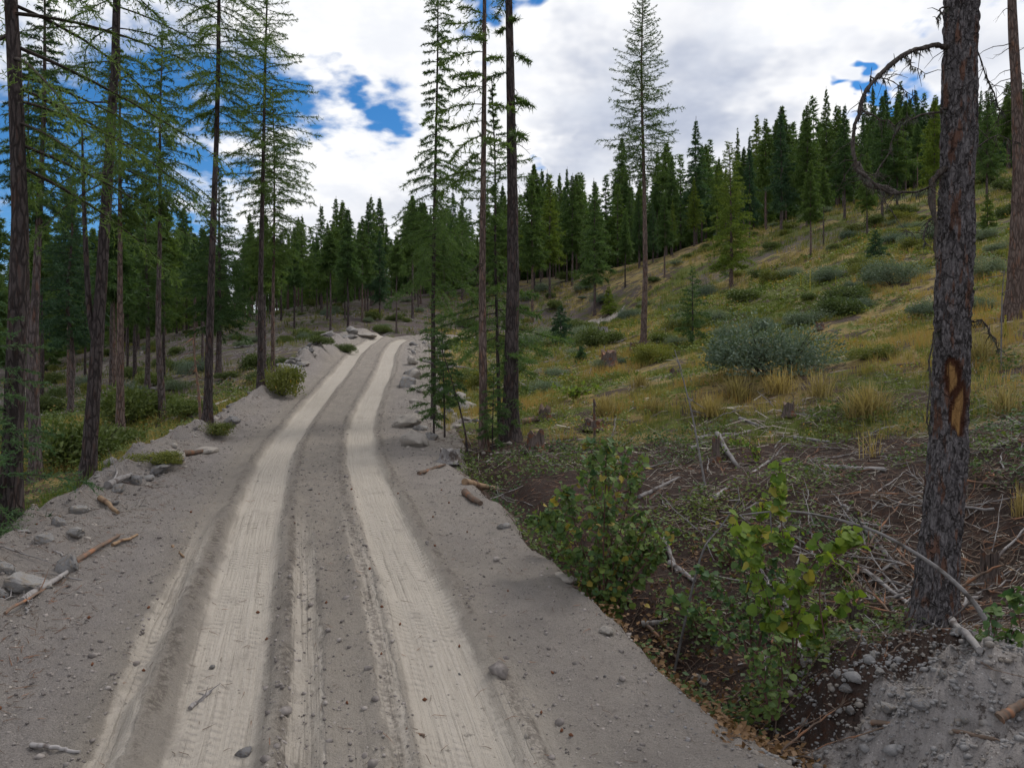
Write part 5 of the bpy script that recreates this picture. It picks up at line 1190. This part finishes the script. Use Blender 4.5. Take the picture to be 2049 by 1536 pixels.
# gravel too small to pick apart
def gravel(name, label, pts, sizes, mat, seed=1):
    R = np.random.default_rng(seed); b = MB(); n = len(pts); base = [IV1 * R.uniform(.7, 1.2, (len(IV1), 1)) for _ in range(6)]
    for k in range(6):
        idx = np.arange(k, n, 6); a = R.uniform(0, 6.28, len(idx)); v = base[k]
        sc_ = sizes[idx][:, None, None] * np.array([1, .8, .6])
        vv = v[None] * sc_; ca, sa = np.cos(a)[:, None], np.sin(a)[:, None]
        vv = np.stack([vv[..., 0] * ca - vv[..., 1] * sa, vv[..., 0] * sa + vv[..., 1] * ca, vv[..., 2]], -1) + pts[idx][:, None, :]
        f = (IF1[None] + (np.arange(len(idx)) * len(v))[:, None, None]).reshape(-1, 3); b.add(vv.reshape(-1, 3), f)
    return tag(b.obj(name, M[mat]), label, 'gravel', kind='stuff')
def road_pts(n, sr, tr, R, pw=1.0):
    s0 = sr[0] + (sr[1] - sr[0]) * R.random(n) ** pw; t0 = R.uniform(*tr, n); x = np.interp(s0, RS, RC[:, 0]) + t0 * np.interp(s0, RS, RN[:, 0]); y = np.interp(s0, RS, RC[:, 1]) + t0 * np.interp(s0, RS, RN[:, 1])
    return x, y
x1, y1 = road_pts(5200, (4, 40), (-5.0, -2.2), RR_, 1.3); x2, y2 = road_pts(1500, (4, 22), (-1.9, 3.2), RR_, 1.5)
x3 = RR_.normal(3.3, .8, 5200); y3 = RR_.normal(6.4, .95, 5200)
xx = np.concatenate([x1, x2]); yy = np.concatenate([y1, y2]); gravel('gravel', 'fine gravel and clods strewn over the dirt road', np.stack([xx, yy, G(xx, yy)], 1), np.exp(RR_.normal(-5.0, .5, len(xx))), 'rock_dusty', 2)
gravel('gravel', 'loose gravel of the mound beside the scarred trunk', np.stack([x3, y3, G(x3, y3)], 1), np.exp(RR_.normal(-4.45, .6, len(x3))), 'rock', 3)
m, t, o = new_mat('dark_clods'); tc = t.node('ShaderNodeTexCoord').outputs['Object']; cn = t.noise(tc, 7, 3, .6); principled(t, o, t.mix(t.ramp(cn, .35, .65), (.13, .115, .108), (.30, .27, .25)), .95, None, .05); M['clod'] = m
x1, y1 = road_pts(10000, (4, 32), (-5.0, -1.75), RR_, 1.3); x2, y2 = road_pts(2600, (4, 24), (-.62, .55), RR_, 1.4); x4, y4 = road_pts(3800, (4, 28), (1.3, 3.2), RR_, 1.4)
xx = np.concatenate([x1, x2, x4]); yy = np.concatenate([y1, y2, y4]); gravel('clods', 'loose dark dirt clods on the road outside the wheel tracks', np.stack([xx, yy, G(xx, yy)], 1), np.exp(RR_.normal(-4.5, .55, len(xx))), 'clod', 4)
xa, ya = road_pts(420, (8, 58), (-4.9, -2.7), RR_, 1.0); xb, yb = road_pts(330, (18, 62), (1.9, 4.6), RR_, 1.0)
xx = np.concatenate([xa, xb]); yy = np.concatenate([ya, yb]); gravel('rubble', 'small angular rubble along both road edges', np.stack([xx, yy, G(xx, yy)], 1), np.exp(RR_.normal(-3.1, .45, len(xx))) * np.clip(yy / 22, .55, 1.6), 'rock_dusty', 5)
# pine cones on the road
cv = IV1 * [1.5, .8, .8]; cv = cv + .18 * np.sign(np.sin(cv * 9)); cone_me = MB().add(cv, IF1).mesh('pine_cone', M['cone'])
x, y = road_pts(46, (5, 15), (-4.2, 2.2), RR_, 1.2); z = G(x, y)
for i in range(46):
    o_ = link('pine_cone', cone_me); o_.location = (x[i], y[i], z[i] + .012); o_.scale = (.020,) * 3; o_.rotation_euler = (0, 0, RR_.uniform(0, 6)); tag(o_, 'small brown pine cone on the dirt road', 'pine cone', 'pine cones on the road')

# ------------------------------------------------------------------ grass, weeds and litter (uncountable)
RG = np.random.default_rng(801)
def grass_obj(name, label, x, y, h, nb, spread, wd, tint, mat, lean=.5, cat='grass'):
    z = G(x, y); n = len(x); idx = np.repeat(np.arange(n), nb); m_ = len(idx)
    a = RG.uniform(0, 6.28, m_); o_ = np.stack([np.cos(a), np.sin(a), np.zeros(m_)], 1); hh = h[idx] * RG.uniform(.5, 1.15, m_)
    p = np.stack([x, y, z - .02], 1)[idx] + o_ * (spread[idx] * RG.random(m_))[:, None]
    ln = lean * RG.random(m_) * hh
    mid_ = p + o_ * (ln * .35)[:, None] + np.array([0, 0, 1]) * (hh * .6)[:, None]; tip = p + o_ * ln[:, None] + np.array([0, 0, 1]) * (hh * (1 - .25 * RG.random(m_)))[:, None]
    s_ = np.stack([-np.sin(a + RG.normal(0, .8, m_)), np.cos(a), np.zeros(m_)], 1) * (wd[idx] * .5)[:, None]
    v = np.stack([p - s_, p + s_, mid_ + s_ * .7, mid_ - s_ * .7, tip], 1).reshape(-1, 3); i = np.arange(m_)[:, None] * 5
    b = MB(); b.add(v, np.vstack([i + [0, 1, 2], i + [0, 2, 3], i + [3, 2, 4]]), 0, np.repeat(np.clip(tint[idx] + RG.normal(0, .10, m_), 0, .93), 5))
    return tag(b.obj(name, M[mat]), label, cat, kind='stuff')
def field(n, dr, pxr, pw=1.0):
    d = dr[0] + (dr[1] - dr[0]) * RG.random(n) ** pw; px = RG.uniform(*pxr, n); return (px - 1024.5) / F * d, d
def keep_off_road(x, y, marg=.6):
    s_, t_ = road_st(x, y); L = np.interp(s_, RS, RC[:, 3]); R_ = np.interp(s_, RS, RC[:, 4]); return np.where(t_ > 0, t_ > R_ + marg, -t_ > L + marg)
def drytint(x, y): return np.clip(.46 + 1.2 * fbm(x * .22, y * .22, 73, 3) + 1.0 * vnoise(x * .8, y * .8, 75), .02, .88)
x, y = field(15000, (15.5, 46), (880, 2120), .8); k = keep_off_road(x, y) & (y > 20.8 + 3.0 * fbm(x * .25, y * .25, 71, 3) - .62 * np.clip(x, -1, 12) + RG.normal(0, 1.0, len(x)))
k &= vnoise(x * .9, y * .9, 78) + .9 * vnoise(x * .3, y * .3, 79) > -.12
x, y = x[k], y[k]; ti = drytint(x, y)
grass_obj('grass', 'dry and green grass covering the right slope', x, y, (.20 + .22 * ti) * RG.uniform(.5, 1.3, len(x)), 10, np.full(len(x), .14), .006 + .00032 * y, ti, 'grass')
x, y = field(9000, (44, 100), (860, 2150), .9); k = keep_off_road(x, y, 1.0) & (fbm(x * .2, y * .2, 78, 2) > -.25); x, y = x[k], y[k]; ti = drytint(x, y)
grass_obj('grass', 'pale grass on the distant upper slope', x, y, np.full(len(x), .5) * RG.uniform(.5, 1.3, len(x)), 7, np.full(len(x), .35), .00055 * y, ti * .9, 'grass')
x, y = field(5200, (12, 34), (-120, 620)); k = keep_off_road(x, y, .5) & (fbm(x * .3, y * .3, 88, 2) > -.22); x, y = x[k], y[k]
grass_obj('grass', 'green and straw coloured grass in the forest left of the road', x, y, np.full(len(x), .34) * RG.uniform(.5, 1.3, len(x)), 9, np.full(len(x), .16), .007 + .0003 * y, np.clip(drytint(x, y) - .05, 0, .9), 'grass')
x, y = field(3800, (34, 90), (-100, 860)); k = keep_off_road(x, y, 1.0) & (fbm(x * .2, y * .2, 89, 2) > -.05); x, y = x[k], y[k]
grass_obj('grass', 'patchy grass on the distant forest floor left of the road', x, y, np.full(len(x), .45) * RG.uniform(.5, 1.3, len(x)), 7, np.full(len(x), .35), .0006 * y, np.clip(drytint(x, y) - .2, 0, .9), 'grass')
# leafy weeds
def weeds(name, label, x, y, nl, leaf, hmax, mat, tmean=.35, cat='weeds'):
    n = len(x); idx = np.repeat(np.arange(n), nl); m_ = len(idx); z = G(x, y)
    p = np.stack([x, y, z], 1)[idx] + RG.normal(0, 1, (m_, 3)) * [.10, .10, 0] + np.array([0, 0, 1]) * (hmax * RG.random(m_))[:, None]
    d = unit(RG.normal(0, 1, (m_, 3)) * [1, 1, .45]); nr = unit(RG.normal(0, .5, (m_, 3)) + np.array([0, -.2, 1]))
    sz = (leaf * np.maximum(1, y / 16))[idx] * RG.uniform(.5, 1.3, m_); b = MB(); tt_ = np.clip(tmean + .6 * vnoise(x * .7, y * .7, 95), 0, .8)[idx] + RG.normal(0, .13, m_)
    leaf_quads(b, p, d, nr, sz, sz * .7, 0, np.clip(tt_, 0, 1)); return tag(b.obj(name, M[mat]), label, cat, kind='stuff')
x, y = field(4600, (7.2, 19), (900, 2120), 1.1); k = keep_off_road(x, y, .35) & (vnoise(x * .8, y * .8, 96) > -.06); weeds('weeds', 'small green ground plants among the slash', x[k], y[k], 8, .065, .24, 'weed', .3)
x, y = field(10000, (17, 62), (900, 2120), 1.0); k = keep_off_road(x, y, .8) & (vnoise(x * .5, y * .5, 97) > -.08); weeds('weeds', 'leafy weeds through the grass of the right slope', x[k], y[k], 10, .05, .25, 'weed', .6)
x, y = field(3600, (12, 40), (-100, 640), 1.0); k = keep_off_road(x, y, .6) & (vnoise(x * .5, y * .5, 98) > -.15); weeds('weeds', 'leafy undergrowth in the forest left of the road', x[k], y[k], 11, .055, .3, 'weed', .55)
x, y = field(5000, (6.2, 14), (1150, 2120), 1.1); k = keep_off_road(x, y, .2) & ~(((x - 3.3) / 1.0) ** 2 + ((y - 6.7) / 1.6) ** 2 < 1)
s_, t_ = road_st(x, y); k &= (t_ - np.interp(s_, RS, RC[:, 4]) < RG.exponential(.9, len(x)) + .5)
weeds('fallen_leaves', 'brown fallen leaves in the ditch and among the slash', x[k], y[k], 9, .06, .03, 'litter', .45, 'leaves')
# fine twigs
def twig_litter(name, label, x, y, L, r, mat, lift=.10):
    n = len(x); b = MB(); a = RG.uniform(0, 6.28, n); l = L * RG.uniform(.4, 1.5, n); z0 = G(x, y) + .01
    x2, y2 = x + np.cos(a) * l, y + np.sin(a) * l; z1 = G(x2, y2) + lift * RG.random(n) ** 2
    p = np.stack([x, y, z0], 1); q = np.stack([x2, y2, z1], 1); md = (p + q) / 2 + RG.normal(0, .035, (n, 3)) * (l / .4)[:, None]; md[:, 2] = np.maximum(md[:, 2], np.minimum(z0, z1))
    s_ = np.stack([-np.sin(a), np.cos(a), np.zeros(n)], 1) * r; u_ = np.array([0, 0, 1.0]) * r * 1.4
    v = np.stack([p - s_, p + s_, p + u_, md - s_ * .8, md + s_ * .8, md + u_ * .8, q], 1).reshape(-1, 3); i = np.arange(n)[:, None] * 7
    b.add(v, np.vstack([i + [0, 2, 5, 3], i + [2, 1, 4, 5]]), 0, np.repeat(RG.random(n), 7)); b.add(v, np.vstack([i + [3, 5, 6], i + [5, 4, 6]]), 0, np.repeat(RG.random(n), 7))
    return tag(b.obj(name, M[mat]), label, 'twigs', kind='stuff')
x, y = field(4800, (7.2, 21), (880, 2150), 1.0); k = keep_off_road(x, y, .35) & ~(((x - 3.3) / 1.0) ** 2 + ((y - 6.7) / 1.6) ** 2 < 1) & (vnoise(x * .6, y * .6, 614) + np.where(x > 2.5, .2, 0) > -.02)
twig_litter('twig_litter', 'fine bleached twigs covering the slash right of the road', x[k], y[k], .36, .005, 'twiggrey', .22)
x, y = field(4500, (7.2, 23), (860, 2150), 1.0); k = keep_off_road(x, y, .3); twig_litter('twig_litter', 'fine brown twigs and bark over the dark ground', x[k], y[k], .34, .007, 'brownwood', .14)
x, y = road_pts(3200, (6, 30), (-5.2, -2.4), RG, 1.3); twig_litter('twig_litter', 'wood chips and twigs on the left spoil bank', x, y, .12, .004, 'brownwood', .03)
x, y = road_pts(420, (4, 16), (-2.6, 3.2), RG, 1.2); twig_litter('twig_litter', 'thin twigs lying on the dirt road', x, y, .10, .0028, 'brownwood', .01)
x, y = field(3000, (34, 95), (-60, 1250), 1.0); k = keep_off_road(x, y, 1.2); twig_litter('twig_litter', 'grey branch litter on the distant forest floor', x[k], y[k], 1.0, .022, 'bleached', .2)
x, y = field(2600, (17, 62), (900, 2120), 1.0); k = keep_off_road(x, y, 1.0) & (vnoise(x * .35, y * .35, 99) > .0); twig_litter('twig_litter', 'grey dead branches and bark in the grass of the right slope', x[k], y[k], .7, .014, 'twiggrey', .2)
# dry grass tussocks
def tussock(label, px, py, w_px, h_px, nb=170, mat='drygrass', seed=1, arch=1.0, group=None):
    R = np.random.default_rng(seed); q = hit(px, py); k_ = q[1] / F; r = w_px * k_ / 2; h = h_px * k_
    a = R.uniform(0, 6.28, nb); o_ = np.stack([np.cos(a), np.sin(a), 0 * a], 1); e = R.random(nb) ** .8 * R.uniform(.3, 1.25, nb); hh = h * R.uniform(.35, 1.1, nb); wd = .00042 * q[1] + .0012
    p = o_ * (r * .55 * R.random(nb) ** 1.5)[:, None]; p[:, 2] -= .03; a = a + R.normal(0, .9, nb); o_ = np.stack([np.cos(a), np.sin(a), 0 * a], 1); u = [0, .35, .7, 1.0]; pts = [p + o_ * (r * e * uu ** 1.7 * arch)[:, None] + np.array([0, 0, 1]) * (hh * (1.35 * uu - .55 * e * uu * uu * arch))[:, None] for uu in u]
    s_ = np.stack([-np.sin(a), np.cos(a), 0 * a], 1) * wd; v = np.stack([pts[0] - s_, pts[0] + s_, pts[1] - s_, pts[1] + s_, pts[2] - s_ * .7, pts[2] + s_ * .7, pts[3]], 1).reshape(-1, 3); i = np.arange(nb)[:, None] * 7
    b = MB(); b.add(v, np.vstack([i + [0, 1, 3, 2], i + [2, 3, 5, 4]]), 0, np.repeat(R.random(nb) * .85, 7)); b.add(v, i + [4, 5, 6], 0, np.repeat(R.random(nb) * .85, 7))
    o2 = b.obj('grass_tussock', M[mat]); o2.location = q; return tag(o2, label, 'grass', group)
for i, (px, py, wp, hp, nb, lab) in enumerate(((1640, 795, 150, 50, 160, 'arching pale grass tussock below the biggest willow bush'), (1735, 835, 170, 62, 420, 'broad fluffy straw tussock left of the wound on the scarred trunk'), (2010, 830, 110, 60, 150, 'arching pale grass tussock right of the scarred trunk'),
        (1478, 800, 130, 46, 300, 'wide straw tussock left below the biggest willow bush'), (1210, 835, 90, 40, 300, 'pale pinkish reed patch behind the thin dark snag'), (1310, 830, 70, 34, 200, 'straw tussock right of the pale reeds'), (1745, 915, 110, 52, 26, 'thin wispy grass clump before the slash, right'),
        (1560, 790, 110, 45, 200, 'straw tussock directly below the biggest willow bush'), (1960, 720, 130, 45, 240, 'matted straw tussock right of the wound on the scarred trunk'), (1420, 835, 100, 40, 220, 'straw tussock beside the leaning bare dead sapling'), (2035, 1040, 40, 60, 60, 'thin straw clump at the right picture edge'), (1280, 775, 80, 30, 160, 'low straw tussock in the grass behind the reeds'))):
    tussock(lab, px, py, wp, hp, nb, seed=850 + i)
# mullein spikes
for i, (px, py, hp, lab) in enumerate(((1621, 596, 56, 'tallest yellow mullein spike on the slope'), (1602, 578, 26, 'short mullein spike left of the tallest one'), (1672, 578, 22, 'short mullein spike right of the tallest one'), (2012, 680, 46, 'branched yellow mullein right of the scarred trunk'), (1562, 600, 24, 'small mullein spike above the biggest willow bush'), (1728, 585, 20, 'small mullein spike before the pale grey willow'))):
    q = hit(px, py); k_ = q[1] / F; h = hp * k_; t = thing('mullein', lab, 'plant', q); R = np.random.default_rng(880 + i)
    b = MB(); b.tube([[0, 0, -.05], [0, 0, h * .5], [.01, 0, h]], [.02, .018, .008], 6); b.obj('stalk', M['mullein'], t)
    b = MB(); n = 90; zz = h * (.3 + .7 * R.random(n)); a = R.uniform(0, 6.28, n); p = np.stack([0 * zz, 0 * zz, zz], 1); d = unit(np.stack([np.cos(a), np.sin(a), .5 + 0 * a], 1)); leaf_quads(b, p, d, np.tile([0, 0, 1.0], (n, 1)), .05 + 0 * zz, .04 + 0 * zz, 0, R.random(n) * .9); b.obj('flowers', M['mullein'], t)
    b = MB(); n = 9; a = R.uniform(0, 6.28, n); d = unit(np.stack([np.cos(a), np.sin(a), .6 + 0 * a], 1)); leaf_quads(b, np.zeros((n, 3)), d, np.tile([0, 0, 1.0], (n, 1)), np.full(n, .25), np.full(n, .09), 0, np.full(n, .4)); b.obj('leaves', M['weed'], t)
# low fir boughs at the left edge
sapling('fir_sapling', 'low spreading fir branches in front of the left edge trunk', 8, 10.0, 3.6, .3, 1.35, 'fir_blue', 910, 44, 0, .05, base=np.array([-7.0, 10.6, float(G(-7.0, 10.6))]), blade=(.075, .015), twigs=22, nb=16, p=.5, gap=.05)
